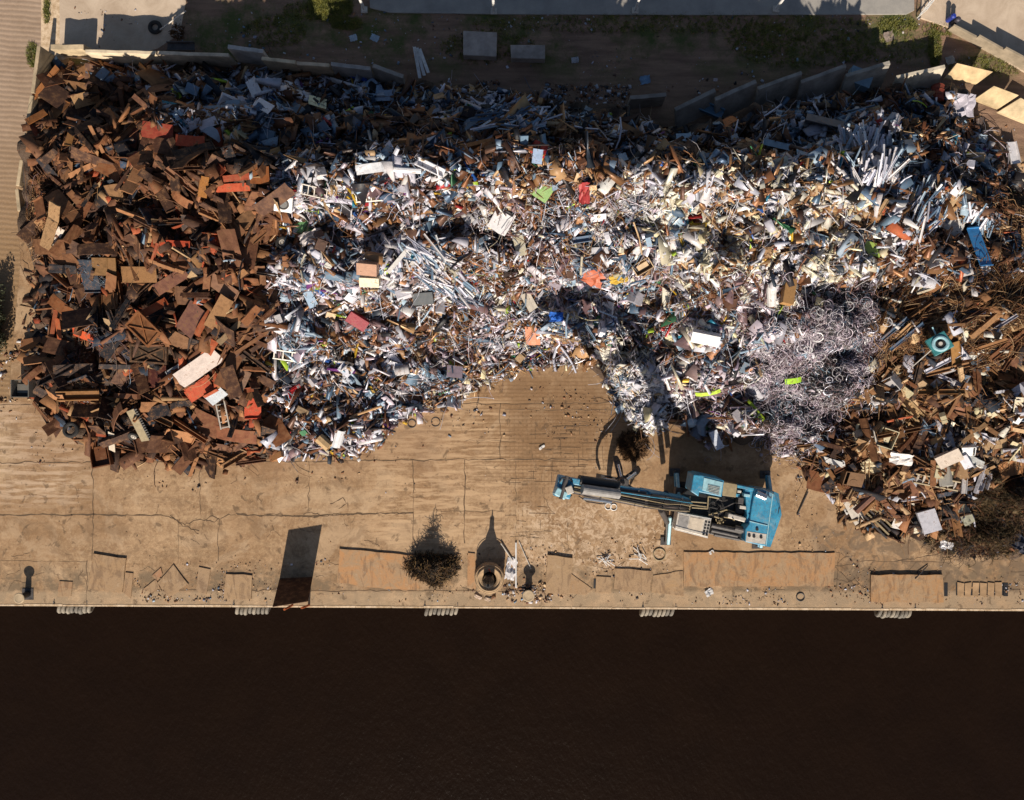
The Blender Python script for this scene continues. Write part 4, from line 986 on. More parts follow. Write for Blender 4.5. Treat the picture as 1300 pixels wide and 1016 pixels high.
# sheaves of bright profiles
def sheaf(poly, n, ang, spread, lo, hi, wpx, group, noun, cols, label_lm, up=(0.3, 1.0), pitch=0.0, cat='metal profile', name='metal_profile', fan=None):
    X, Y = sample(poly, n)
    for px, py in zip(X, Y):
        L = rnd.uniform(lo, hi); c = rnd.choice(cols)
        _, _, z = surf(np.array([px]), np.array([py])); s_ = S*(H-float(z[0]))/H
        a = R(rnd.gauss(ang, spread))
        if fan: a = math.atan2(-(py-fan[1]), px-fan[0])+R(rnd.gauss(0, spread))
        kd = 'beam' if rnd.random() < 0.6 else 'pipe'
        w = rnd.uniform(*wpx)*s_; tint = rnd.uniform(.9, 1.12)
        o = link(name, lib(kd, rnd.choice((1, 3)) if kd == 'beam' else 0, 'paint'), None, None, C(*[min(252, v*tint) for v in c], 0.95))
        pose(o, px, py, a, (L*s_, w, w*rnd.uniform(.5, 1)), rnd.uniform(*up), (rnd.uniform(-.3, .3), -abs(rnd.gauss(pitch, 0.15))), 0.6)
        third = 'upper' if py < np.mean(Y)-6 else ('lower' if py > np.mean(Y)+6 else 'middle')
        side = 'left' if px < np.mean(X)-5 else ('right' if px > np.mean(X)+5 else 'centre')
        tag(o, '%s%s %s in the %s %s of %s' % ('long ' if L > (lo+hi)/2 else 'short ', cname(c), noun, third, side, label_lm), cat, group)
sheaf([(1064,170),(1126,170),(1138,228),(1085,238),(1060,215)], 100, 84, 18, 16, 40, (1.8, 3.6), 'profiles of the tall silver sheaf', 'profile', WHITE+WHITE+BLUEG[2:3]+BLUEG[4:], 'the tall silver sheaf', (0.2, 1.1), 0.3, fan=(1096, 290))
sheaf([(1150,235),(1200,228),(1205,290),(1165,300),(1145,270)], 75, 62, 16, 16, 42, (1.6, 3.2), 'profiles of the smaller silver sheaf', 'profile', WHITE+BLUEG, 'the smaller silver sheaf', (0.2, 0.7), 0.15)
sheaf([(505,312),(560,315),(615,385),(590,392),(530,355)], 120, -42, 20, 14, 42, (1.6, 3.4), 'fallen silver strips left of centre', 'strip', WHITE+WHITE+BLUEG, 'the fallen silver strips', (0.3, 0.7), 0.0, 'metal strip', 'metal_strip')
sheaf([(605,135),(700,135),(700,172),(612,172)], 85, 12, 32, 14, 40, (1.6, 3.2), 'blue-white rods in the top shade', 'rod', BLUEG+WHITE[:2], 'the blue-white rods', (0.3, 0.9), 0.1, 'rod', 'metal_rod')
sheaf([(1222,268),(1246,270),(1252,300),(1226,296)], 22, 80, 18, 12, 30, (1.8, 3.4), 'blue strips at the head of the long blue sheet', 'strip', BLUEG[2:3]+WHITE[:2]+BLUEG[:1], 'the pale strips above the blue sheet', (0.4, 0.8), 0.0, 'metal strip', 'metal_strip')
sheaf([(718,385),(770,392),(775,420),(740,425)], 26, -20, 40, 10, 26, (1.2, 2.6), 'blue strips where the excavator shadow falls', 'strip', BLUEG, 'the blue strips above the bare ground', (0.2, 0.6), 0.0, 'metal strip', 'metal_strip')
# ------------------------------------------------------------------ the ground
def wp(px, py, z=0): w = W(px, py, z); return (w.x, w.y)
QL, QR = W(-6000, 736.0), W(7500, 810.0)      # the quay edge, gently skewed to the picture
def quay_y(x):
    a = W(0, 769.0); b = W(1300, 775.5); return a.y+(b.y-a.y)*(x-a.x)/(b.x-a.x)
t = NT('sandy_concrete_yard')
big = t.noise(0.12, 4, 0.5); n1 = t.noise(0.6, 8, 0.68, dist=0.6); n2 = t.noise(5, 8, 0.75); n3 = t.noise(40, 3, 0.7)
warp = t.math('MULTIPLY', t.math('SUBTRACT', t.noise(0.5, 4), 0.5), 3.0)
c = t.mix(t.mr(n1, 0.38, 0.62), (0.275, 0.168, 0.090, 1), (0.44, 0.285, 0.165, 1))
c = t.mix(t.mr(n2, 0.47, 0.62, 0, 0.6), c, (0.56, 0.38, 0.22, 1))
c = t.mix(t.mr(t.noise(0.9, 9, 0.75, dist=2.0), 0.49, 0.60, 0, 0.5), c, (0.22, 0.13, 0.07, 1))
c = t.mix(t.mr(t.noise(1.0, 7, 0.7, t.scalev(t.pos(), (0.25, 2.5, 1), (0, 0, R(-8)))), 0.48, 0.60, 0, 0.22), c, (0.58, 0.41, 0.25, 1))
c = t.mix(t.mr(n3, 0.54, 0.66, 0, 0.5), c, (0.22, 0.14, 0.085, 1))
c = t.mix(t.mr(big, 0.45, 0.56, 0, 0.5), c, (0.25, 0.14, 0.068, 1))
c = t.mix(t.mr(t.noise(0.28, 6, 0.65, dist=1.5), 0.52, 0.62, 0, 0.45), c, (0.52, 0.37, 0.235, 1))
c = t.mix(t.mr(t.noise(0.55, 9, 0.75, dist=1.0), 0.51, 0.59, 0, 0.42), c, (0.19, 0.12, 0.07, 1))
# diagonal sweeping streaks
sw = t.noise(1.0, 5, 0.6, t.scalev(t.pos(), (0.5, 3.5, 1), (0, 0, R(-35))))
m = t.math('MULTIPLY', t.box(W(470, 0).x, W(650, 0).x, W(0, 700).y, W(0, 500).y, 1.2), t.mr(sw, 0.46, 0.58, 0, 0.7))
c = t.mix(m, c, (0.55, 0.37, 0.22, 1))
sw2 = t.noise(1.0, 5, 0.6, t.scalev(t.pos(), (0.5, 3.5, 1), (0, 0, R(30))))
m = t.math('MULTIPLY', t.box(W(-60, 0).x, W(110, 0).x, W(0, 640).y, W(0, 515).y, 1.0), t.mr(sw2, 0.47, 0.58, 0, 0.7))
c = t.mix(m, c, (0.58, 0.42, 0.29, 1))
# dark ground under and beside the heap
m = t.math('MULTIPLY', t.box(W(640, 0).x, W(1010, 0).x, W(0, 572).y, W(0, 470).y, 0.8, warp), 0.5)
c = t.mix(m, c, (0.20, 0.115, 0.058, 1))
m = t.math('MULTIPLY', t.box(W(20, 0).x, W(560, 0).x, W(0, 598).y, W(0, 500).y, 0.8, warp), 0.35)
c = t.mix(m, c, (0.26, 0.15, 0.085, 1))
# track ribs in front of the heap
def ribs(scale, axis):
    w = t.n.new('ShaderNodeTexWave'); w.wave_type = 'BANDS'; w.bands_direction = axis
    w.inputs['Scale'].default_value = scale; w.inputs['Distortion'].default_value = 1.5; w.inputs['Detail'].default_value = 3
    w.inputs['Detail Scale'].default_value = 1.2
    t.l.new(t.pos(), w.inputs['Vector']); return w.outputs['Fac']
rm = t.math('MULTIPLY', t.box(W(600, 0).x, W(790, 0).x, W(0, 612).y, W(0, 478).y, 0.6, warp), t.mr(ribs(1.3, 'Y'), 0.5, 0.95, 0, 0.4))
c = t.mix(rm, c, (0.16, 0.088, 0.042, 1))
g1 = t.math('MULTIPLY', t.mr(ribs(1.15, 'X'), 0.6, 0.95), t.mr(ribs(1.1, 'Y'), 0.3, 0.6))
gm = t.math('MULTIPLY', t.box(W(636, 0).x, W(740, 0).x, W(0, 690).y, W(0, 520).y, 0.5, warp), t.math('MULTIPLY', g1, 0.35))
c = t.mix(gm, c, (0.17, 0.10, 0.05, 1))
# pale chalky blotches by the excavator
bl = t.noise(2.6, 7, 0.75, dist=1.0)
m = t.math('MULTIPLY', t.box(W(655, 0).x, W(850, 0).x, W(0, 725).y, W(0, 640).y, 0.7, warp), t.mr(bl, 0.48, 0.56, 0, 0.75))
c = t.mix(m, c, (0.60, 0.44, 0.30, 1))
# greyer, dirtier band along the quay
m = t.math('MULTIPLY', t.box(-200, 200, W(0, 790).y, W(0, 722).y, 0.6, warp), t.mr(t.noise(1.1, 7, 0.7), 0.42, 0.56, 0.0, 0.9))
c = t.mix(m, c, (0.19, 0.135, 0.085, 1))
m = t.math('MULTIPLY', t.box(W(1030, 0).x, W(1310, 0).x, W(0, 770).y, W(0, 650).y, 0.8, warp), t.mr(t.noise(0.9, 7, 0.7, dist=1.0), 0.46, 0.55, 0.0, 0.75))
c = t.mix(m, c, (0.17, 0.12, 0.08, 1))
m = t.math('MULTIPLY', t.box(W(-400, 0).x, W(1700, 0).x, W(0, 790).y, W(0, 751).y, 0.15), 0.45)
c = t.mix(m, c, (0.50, 0.36, 0.23, 1))
# oil spots
m = t.mr(t.noise(1.6, 5, 0.6, dist=0.5), 0.59, 0.66, 0, 0.6)
c = t.mix(m, c, (0.10, 0.065, 0.04, 1))
t.base(c); t.b.inputs['Roughness'].default_value = 0.9; t.b.inputs['Specular IOR Level'].default_value = 0.2
t.bump(t.math('ADD', n2, t.math('MULTIPLY', n3, 0.5)), 0.5, 0.04)
M['yard'] = t.m
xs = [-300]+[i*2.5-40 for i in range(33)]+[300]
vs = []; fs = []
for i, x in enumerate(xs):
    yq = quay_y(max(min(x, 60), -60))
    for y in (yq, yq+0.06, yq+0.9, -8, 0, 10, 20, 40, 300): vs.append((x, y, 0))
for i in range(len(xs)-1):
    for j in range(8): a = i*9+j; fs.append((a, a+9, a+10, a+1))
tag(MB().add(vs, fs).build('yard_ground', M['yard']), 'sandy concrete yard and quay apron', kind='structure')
# quay wall face
t = NT('stained_quay_face'); n = t.noise(1.2, 7, 0.7)
t.base(t.mix(n, (0.10, 0.07, 0.045, 1), (0.26, 0.19, 0.13, 1))); t.b.inputs['Roughness'].default_value = 0.9
M['quayface'] = t.m
a = (-300, quay_y(-60)); bq = (300, quay_y(60))
b = MB()
pts = [(-300, quay_y(-60))]+[(x, quay_y(x)) for x in (-60, 60)]+[(300, quay_y(60))]
for (x0, y0), (x1, y1) in zip(pts, pts[1:]):
    b.add([(x0, y0, 0), (x1, y1, 0), (x1, y1, -6), (x0, y0, -6)], [(0, 3, 2, 1)])
tag(b.build('quay_face', M['quayface']), kind='structure')
# coping stones: bright worn arris along the edge
t = NT('worn_coping'); n = t.noise(2.5, 7, 0.75); n2 = t.noise(22, 4, 0.7)
t.base(t.mix(t.mr(n, 0.4, 0.6), (0.42, 0.29, 0.17, 1), (0.68, 0.52, 0.36, 1))); t.b.inputs['Roughness'].default_value = 0.9; t.bump(n2, 0.5, 0.02)
M['coping'] = t.m
b = MB(); x = -60.0
while x < 60:
    L = rnd.uniform(1.6, 2.6); x1 = x+L-0.03; w = rnd.uniform(0.07, 0.12)
    y0, y1 = quay_y(x), quay_y(x1)
    b.add([(x, y0-.02, -.25), (x1, y1-.02, -.25), (x1, y1+w, -.25), (x, y0+w, -.25), (x, y0-.02, .02), (x1, y1-.02, .02), (x1, y1+w, .02), (x, y0+w, .02)], [(3, 2, 1, 0), (4, 5, 6, 7), (0, 1, 5, 4), (1, 2, 6, 5), (2, 3, 7, 6), (3, 0, 4, 7)])
    x += L
tag(b.build('quay_coping', M['coping']), kind='structure')
# joints and cracks: thin dark filled grooves lying on the slab
t = NT('joint_filler'); t.base(t.mix(t.noise(5, 5, 0.7), (0.05, 0.032, 0.02, 1), (0.16, 0.10, 0.055, 1))); t.b.inputs['Roughness'].default_value = 0.95
M['joint'] = t.m
def ribbon(b, pts, w, jit=0.032, z=0.004, seg=0.35):
    P = []
    for (x0, y0), (x1, y1) in zip(pts, pts[1:]):
        L = math.hypot(x1-x0, y1-y0); n = max(1, int(L/seg))
        for i in range(n): f = i/n; P.append((x0+(x1-x0)*f+rnd.gauss(0, jit), y0+(y1-y0)*f+rnd.gauss(0, jit)))
    P.append(pts[-1]); base = len(b.v); vs = []
    for i, p in enumerate(P):
        q = P[min(i+1, len(P)-1)]; r_ = P[max(i-1, 0)]
        dx, dy = q[0]-r_[0], q[1]-r_[1]; L = math.hypot(dx, dy) or 1
        ww = w*rnd.uniform(0.35, 1.3)/2
        vs += [(p[0]-dy/L*ww, p[1]+dx/L*ww, z), (p[0]+dy/L*ww, p[1]-dx/L*ww, z)]
    b.add(vs, [(2*i, 2*i+1, 2*i+3, 2*i+2) for i in range(len(P)-1)])
b = MB()
for pts, w in (([(-300,588),(118,587),(392,586),(525,584),(700,583),(760,584)],0.05), ([(-300,653),(118,654),(205,654)],0.07), ([(300,654),(400,655),(440,653),(525,651)],0.06),
    ([(560,650),(640,649)],0.03), ([(-100,514),(40,514)],0.05), ([(118,587),(118,654),(117,712)],0.05), ([(254,590),(254,654)],0.03), ([(227,660),(226,716)],0.03), ([(278,660),(277,712)],0.04),
    ([(392,586),(391,650)],0.03), ([(525,584),(524,700)],0.04), ([(590,584),(590,690)],0.05), ([(655,584),(655,690)],0.03), ([(635,512),(635,584)],0.04), ([(720,600),(720,690)],0.02),
    ([(720,535),(900,540),(1010,588)],0.02), ([(1010,588),(1030,588)],0.05), ([(200,749),(420,750),(600,750),(700,751)],0.04), ([(870,741),(1050,743)],0.03), ([(560,512),(650,513),(780,512)],0.04),
    ([(110,712),(110,768)],0.04), ([(1065,700),(1062,745)],0.03), ([(1120,640),(1150,690)],0.02), ([(640,520),(780,521)],0.03),
    ([(590,560),(655,561)],0.02), ([(868,742),(868,700)],0.03), ([(0,712),(110,713)],0.02), ([(1060,720),(1100,712),(1200,714)],0.03)):
    ribbon(b, [wp(*p) for p in pts], w*1.3)
for pts in ([(205,654),(220,658),(228,664),(240,665),(250,661),(262,660),(268,655),(280,660),(290,654),(300,654)], [(215,654),(225,662),(232,668),(245,672),(252,678)], [(240,665),(243,672),(253,674)],
    [(262,660),(272,664),(278,658)], [(300,652),(330,655),(345,652),(380,656),(392,655),(400,657),(430,652),(445,654),(460,652)], [(385,653),(395,651),(410,655)], [(497,650),(510,653),(524,651)],
    [(1020,700),(1050,710),(1070,730),(1090,745)], [(1060,735),(1075,740),(1085,735),(1098,748)], [(1140,712),(1180,706),(1200,700)], [(420,640),(435,632),(440,640),(430,646)]):
    ribbon(b, [wp(*p) for p in pts], 0.06, 0.035, 0.006, 0.15)
for _ in range(70):
    x, y = rnd.uniform(0, 1300), rnd.choice((rnd.uniform(600, 700), rnd.uniform(700, 762)))
    a = rnd.uniform(0, 6.28); pts = [(x, y)]
    for k in range(rnd.randint(2, 6)): a += rnd.gauss(0, 0.5); pts.append((pts[-1][0]+math.cos(a)*5, pts[-1][1]+math.sin(a)*4))
    if pts[-1][1] < 765: ribbon(b, [wp(*p) for p in pts], 0.025, 0.02, 0.008, 0.1)
# short tyre-lug scratches
for (x0, x1, y0, y1, n) in ((640, 700, 595, 690, 26), (660, 770, 540, 600, 40), (1240, 1300, 725, 760, 6)):
    for _ in range(n):
        x, y = rnd.uniform(x0, x1), rnd.uniform(y0, y1); L = rnd.uniform(8, 34); v = rnd.random() < 0.3
        ribbon(b, [wp(x, y), wp(x+(0 if v else L), y+(L*.6 if v else rnd.uniform(-1, 1)))], 0.03, 0.008, 0.010, 0.3)
tag(b.build('slab_joints', M['joint']), kind='structure')
# left ribbed ramp
t = NT('ribbed_ramp_concrete')
w = t.n.new('ShaderNodeTexWave'); w.bands_direction = 'Y'; w.inputs['Scale'].default_value = 0.98; w.inputs['Distortion'].default_value = 2.5; w.inputs['Detail'].default_value = 4; w.inputs['Detail Scale'].default_value = 0.7
t.l.new(t.scalev(t.pos(), (1, 1, 1), (0, 0, R(4))), w.inputs['Vector'])
n = t.noise(0.5, 7, 0.7); n2 = t.noise(9, 5, 0.7)
c = t.mix(t.mr(n, 0.3, 0.7), (0.27, 0.185, 0.125, 1), (0.40, 0.29, 0.21, 1))
c = t.mix(t.mr(w.outputs['Fac'], 0.0, 0.5, 0.32, 0), c, (0.15, 0.095, 0.06, 1))
X, Y, _ = t.xyz()
c = t.mix(t.mr(Y, 6, 19, 0.85, 0, True), c, (0.24, 0.14, 0.060, 1))
c = t.mix(t.mr(n2, 0.5, 0.8, 0, 0.5), c, (0.45, 0.33, 0.24, 1))
t.base(c); t.b.inputs['Roughness'].default_value = 0.9
t.bump(w.outputs['Fac'], 0.35, 0.03)
M['ramp'] = t.m
def sheet(name, pts, z, mat, label=None):
    P = [(*wp(*p), z) for p in pts]
    return tag(MB().add(P, [tuple(reversed(range(len(P))))]).build(name, mat), label, kind='structure')
sheet('ribbed_ramp', [(-900,-700),(60,-700),(52,60),(44,110),(20,240),(26,330),(10,512),(-900,512)], 0.010, M['ramp'])
sheet('concrete_strip', [(60,-700),(88,-700),(88,74),(60,82),(52,60)], 0.014, M['coping'])
# dirt and grass north of the heap
t = NT('dirt_with_grass')
n = t.noise(0.45, 8, 0.7, dist=0.6); n2 = t.noise(7, 7, 0.75); g = t.noise(0.3, 6, 0.7)
st = t.noise(1.0, 6, 0.65, t.scalev(t.pos(), (0.35, 2.2, 1)))
c = t.mix(t.mr(st, 0.35, 0.7), (0.17, 0.10, 0.068, 1), (0.33, 0.205, 0.135, 1))
X, Y, _ = t.xyz()
gm = t.math('MULTIPLY', t.mr(t.math('ADD', g, t.math('MULTIPLY', n2, 0.25)), 0.60, 0.74), t.mr(Y, W(0,120).y, W(0,60).y, 0.15, 1, True))
c = t.mix(gm, c, t.mix(n2, (0.030, 0.042, 0.012, 1), (0.115, 0.13, 0.030, 1)))
c = t.mix(t.mr(n2, 0.6, 0.8, 0, 0.4), c, (0.33, 0.26, 0.2, 1))
t.base(c); t.b.inputs['Roughness'].default_value = 0.95; t.bump(n2, 0.7, 0.08)
M['dirt'] = t.m
sheet('dirt_verge', [(88,-20),(2600,-20),(2600,420),(1420,300),(1330,250),(1290,190),(1245,150),(1205,118),(960,150),(800,165),(520,135),(300,110),(88,92)], 0.008, M['dirt'])
# top-left concrete pad and the road along the top
t = NT('old_asphalt_road'); n = t.noise(0.7, 8, 0.7); n2 = t.noise(18, 5, 0.8)
t.base(t.mix(t.mr(t.math('ADD', n, t.math('MULTIPLY', n2, 0.35)), 0.4, 0.95), (0.20, 0.19, 0.18, 1), (0.40, 0.37, 0.33, 1)))
t.b.inputs['Roughness'].default_value = 0.85; t.bump(n2, 0.4, 0.02)
M['road'] = t.m
t = NT('pale_concrete_pad'); n = t.noise(0.5, 8, 0.7, dist=1.0); n2 = t.noise(14, 5, 0.8)
t.base(t.mix(t.mr(t.math('ADD', n, t.math('MULTIPLY', n2, 0.25)), 0.45, 0.85), (0.40, 0.30, 0.215, 1), (0.60, 0.48, 0.365, 1)))
t.b.inputs['Roughness'].default_value = 0.85; t.bump(n2, 0.3, 0.02)
M['pad'] = t.m
sheet('concrete_pad', [(74,-300),(236,-300),(236,4),(228,44),(200,62),(140,78),(88,74),(76,62)], 0.016, M['pad'])
b = MB(); P = [wp(*p) for p in [(455,-300),(1158,-300),(1160,14),(1150,19),(900,20),(640,19),(495,17),(470,11)]]
b.prism(P, -0.2, 0.10)
tag(b.build('road', M['road'], bevel=0.02), 'grey road along the top of the photograph', kind='structure')
P = [wp(*p) for p in [(1166,-400),(2400,-400),(2400,560),(1302,94),(1203,36),(1168,24)]]
tag(MB().prism(P, -0.2, 0.12).build('raised_pad', M['pad'], bevel=0.02), 'pale raised concrete apron in the top right corner', kind='structure')
# water
t = NT('dark_harbour_water')
n = t.noise(3.5, 4, 0.6, t.scalev(t.pos(), (1, 0.6, 1), (0, 0, 0.5))); n2 = t.noise(0.4, 3, 0.5)
t.base(t.mix(n2, (0.0075, 0.0037, 0.0017, 1), (0.0125, 0.0062, 0.0029, 1)))
t.b.inputs['Roughness'].default_value = 0.18; t.b.inputs['Specular IOR Level'].default_value = 0.12
t.bump(n, 0.6, 0.08); M['water'] = t.m
tag(MB().add([(-400, -400, -2.4), (400, -400, -2.4), (400, -13.5, -2.4), (-400, -13.5, -2.4)], [(0, 1, 2, 3)]).build('water', M['water']), 'dark brown harbour water beside the quay', kind='structure')

# ------------------------------------------------------------------ grass tufts
def tufts(name, spots, label, mat, hgt=0.16, per=60):
    V = []; F = []; base = 0
    for (px, py, rx, ry, n) in spots:
        for _ in range(n):
            a = rnd.uniform(0, 6.28); r_ = math.sqrt(rnd.random()); w = W(px+math.cos(a)*r_*rx, py+math.sin(a)*r_*ry)
            for k in range(7):
                b_ = rnd.uniform(0, 6.28); h = hgt*rnd.uniform(.4, 1.1); ln = rnd.uniform(.02, .16); wd = 0.018
                dx, dy = math.cos(b_), math.sin(b_); x, y = w.x+rnd.gauss(0, .05), w.y+rnd.gauss(0, .05)
                V += [(x-dy*wd, y+dx*wd, 0), (x+dy*wd, y-dx*wd, 0), (x+dx*ln+dy*wd*.3, y+dy*ln-dx*wd*.3, h), (x+dx*ln-dy*wd*.3, y+dy*ln+dx*wd*.3, h)]
                F.append((base, base+1, base+2, base+3)); base += 4
    return tag(link(name, np_mesh(name, np.array(V), np.array(F), None, mat)), label, 'grass', kind='stuff')
t = NT('grass_blades'); n = t.noise(2.0, 5, 0.7)
t.base(t.mix(t.mr(n, 0.3, 0.7), (0.05, 0.07, 0.012, 1), (0.22, 0.20, 0.035, 1))); t.b.inputs['Roughness'].default_value = 0.6; M['grass'] = t.m
tufts('grass', [(420,8,28,20,900),(440,30,20,8,260),(1140,32,26,9,200),(1186,62,8,24,260),(1110,60,70,22,260),(1190,40,20,10,80),(1250,85,50,14,160),(350,40,40,20,260),(620,60,60,22,300),(860,30,260,12,700),(1020,60,90,26,600),(60,12,3,18,90),(42,70,7,16,120),(390,14,30,12,200),(970,50,50,20,260)],
      'short green and yellow grass on the shaded verge behind the heap', M['grass'])

# ------------------------------------------------------------------ concrete slabs of the retaining wall
SLABS = [ # top edge ends px, height, lean (m the top is moved north), thickness, colour, label
 ((64,60),(106,60),1.5,-0.2,0.35,(228,204,168),'pale wide slab at the top left corner of the wall'),
 ((108,65),(198,67),2.0,0,0.22,(240,220,189),'concrete wall panel second from the top left corner'),
 ((200,67),(290,70),2.0,0,0.22,(243,220,192),'concrete wall panel behind the white-flecked part of the heap at the top left'),
 ((289,59),(334,65),2.0,0.1,0.25,(215,209,204),'grey wall panel set back a little, where the top left wall bends'),
 ((332,74),(375,79),2.0,0,0.22,(245,220,184),'wall panel with a sunlit top right of the set-back grey panel'),
 ((376,80),(418,83),1.9,0,0.22,(235,209,179),'wall panel left of the last two grey panels at the top middle'),
 ((420,81),(470,87),1.8,0.15,0.25,(192,184,179),'grey panel second from the gap in the wall'),
 ((473,83),(512,97),1.6,0.25,0.25,(186,176,166),'grey tilted panel at the left side of the gap in the wall'),
 ((800,124),(846,120),1.6,0.1,0.25,(179,168,158),'low grey slab standing alone behind the middle of the heap'),
 ((857,139),(908,114),1.5,0.8,0.25,(186,176,166),'narrow slab slanting up to the right, right of the lone low slab'),
 ((908,126),(960,103),1.6,0.9,0.25,(186,176,166),'slanting slab above the blue-grey channel'),
 ((962,112),(1018,92),1.9,0.9,0.22,(176,168,158),'first of three like slabs leaning back, at the left of the top right row'),
 ((1017,104),(1074,83),1.9,0.9,0.22,(181,171,161),'second of three like slabs leaning back in the top right row'),
 ((1074,96),(1130,79),1.9,0.9,0.22,(181,174,163),'third of three like slabs leaning back, above the blue-grey box'),
 ((1138,98),(1200,84),1.7,0.9,0.22,(220,207,186),'pale leaning slab above the red drum'),
]
def slab(p0, p1, h, lean, th, c, label):
    a = W(*p0, h); b_ = W(*p1, h)
    base = empty('concrete_slab', (0, 0, 0)) if False else None
    n = 7; d = Vector((b_.x-a.x, b_.y-a.y, 0)); L = d.length; d.normalize(); nn = Vector((-d.y, d.x, 0))
    if nn.y < 0: nn = -nn
    org = Vector(((a.x+b_.x)/2, (a.y+b_.y)/2, 0))
    vs = []; fs = []
    rg = [0]+[rnd.uniform(-0.06, 0.03) for _ in range(n-1)]+[0]
    for i in range(n+1):
        f = i/n; tp = a.lerp(b_, f); tp.z = h+rg[i]
        bt = tp-nn*lean; bt.z = -0.1
        for q in (bt-nn*th/2, tp-nn*th/2, tp+nn*th/2, bt+nn*th/2): vs.append(q-org)
    for i in range(n):
        k = i*4
        for j in range(4): fs.append((k+j, k+(j+1) % 4, k+4+(j+1) % 4, k+4+j))
    fs += [(3, 2, 1, 0), (n*4, n*4+1, n*4+2, n*4+3)]
    o = MB().add(vs, fs).build('concrete_slab', M['concrete'], None, C(*c, .8), bevel=0.025)
    o.location = org
    return tag(o, label, 'concrete slab', 'concrete slabs of the retaining wall')
for s_ in SLABS: slab(*s_)
# left wall, seen with its thin pale top edge
for k, (p0, p1, lb) in enumerate((((49,58),(41,118),'uppermost slab of the left wall, at its top corner'), ((40,121),(33,166),'left wall slab beside the long orange-brown plate'), ((33,169),(28,200),'left wall slab just below the middle of its top half'), ((27,203),(22,236),'left wall slab where the brown wire begins'), ((21,240),(24,268),'lowest, cracked slab of the left wall'))):
    a = W(*p0, 1.6); b_ = W(*p1, 1.6); org = (a+b_)/2; org.z = 0
    bb = MB(); bb.beam(Vector((a.x-org.x, a.y-org.y, 0.78)), Vector((b_.x-org.x, b_.y-org.y, 0.78)), 0.22, 1.64)
    o = bb.build('concrete_slab', M['concrete'], None, C(206, 184, 152, .8), bevel=0.03); o.location = org
    tag(o, lb, 'concrete slab', 'concrete slabs of the retaining wall')
# fallen or tilted slabs on the right
def flat_slab(pts, zs, th, c, label, name='concrete_slab'):
    T = [W(px, py, z) for (px, py), z in zip(pts, zs)]
    org = Vector((sum(v.x for v in T)/len(T), sum(v.y for v in T)/len(T), 0))
    n = len(T); vs = [v-org for v in T]+[v-org-Vector((0, 0, th)) for v in T]
    o = MB().add(vs, [tuple(range(n)) if True else 0]+[tuple(reversed(range(n, 2*n)))]+[(i, n+i, n+(i+1) % n, (i+1) % n) for i in range(n)]).build(name, M['concrete'], None, C(*c, .85), bevel=0.03)
    # face outward
    import bmesh
    bm = bmesh.new(); bm.from_mesh(o.data); bmesh.ops.recalc_face_normals(bm, faces=bm.faces); bm.to_mesh(o.data); bm.free()
    o.location = org; tag(o, label, 'concrete slab', 'concrete slabs of the retaining wall' if name == 'concrete_slab' and th > 0.15 else None)
    return o
flat_slab([(1200,99),(1241,106),(1261,91),(1215,80)], (1.0,1.0,1.5,1.5), 0.25, (226,196,152), 'sunlit slab lying nearly flat at the top right corner of the heap')
flat_slab([(1237,126),(1268,138),(1294,121),(1262,109)], (0.5,0.5,1.1,1.1), 0.25, (222,196,154), 'cracked sunlit slab lying flat below the corner slab on the right')
flat_slab([(1267,142),(1304,157),(1324,140),(1296,124)], (0.4,0.4,1.0,1.0), 0.25, (226,202,164), 'sunlit slab cut by the right edge of the photograph')
for pts, lb in (([(588,70),(630,72),(631,41),(588,39)], 'grey concrete block with rubbish at its foot, north of the heap, the left of two'), ([(649,74),(692,75),(692,57),(648,57)], 'grey concrete block with litter on its south side, the right of two')):
    z0 = 0.75; cpt = [W(*p, z0) for p in pts]; org = sum(cpt, Vector())/4; org.z = 0
    bb = MB().prism([(v.x-org.x, v.y-org.y) for v in cpt], 0, z0)
    o = bb.build('concrete_block', M['concrete'], None, C(196, 182, 172, .8), bevel=0.04); o.location = org; tag(o, lb, 'concrete block', 'concrete blocks north of the heap')

# ------------------------------------------------------------------ steel sheets and lids along the quay
t = NT('stained_steel_sheet')
oi = t.n.new('ShaderNodeObjectInfo'); n1 = t.noise(0.9, 8, 0.7, dist=1.2); n2 = t.noise(9, 6, 0.75); n3 = t.noise(1.7, 6, 0.7, t.scalev(t.pos(), (1, .35, 1), (0, 0, .5)), 1.5)
c = t.mix(t.mr(n1, 0.42, 0.58), oi.outputs['Color'], (0.36, 0.23, 0.125, 1))
c = t.mix(0.5, c, (0.33, 0.21, 0.115, 1))
c = t.mix(t.mr(n3, 0.5, 0.60, 0, 0.6), c, (0.15, 0.085, 0.045, 1))
c = t.mix(t.mr(n2, 0.55, 0.72, 0, 0.5), c, (0.10, 0.065, 0.04, 1))
c = t.mix(t.mr(t.noise(2.3, 6, .7), 0.58, 0.7, 0, 0.6), c, (0.42, 0.30, 0.19, 1))
t.base(c); t.b.inputs['Roughness'].default_value = 0.75; t.bump(n2, 0.4, 0.03)
M['sheetrust'] = t.m
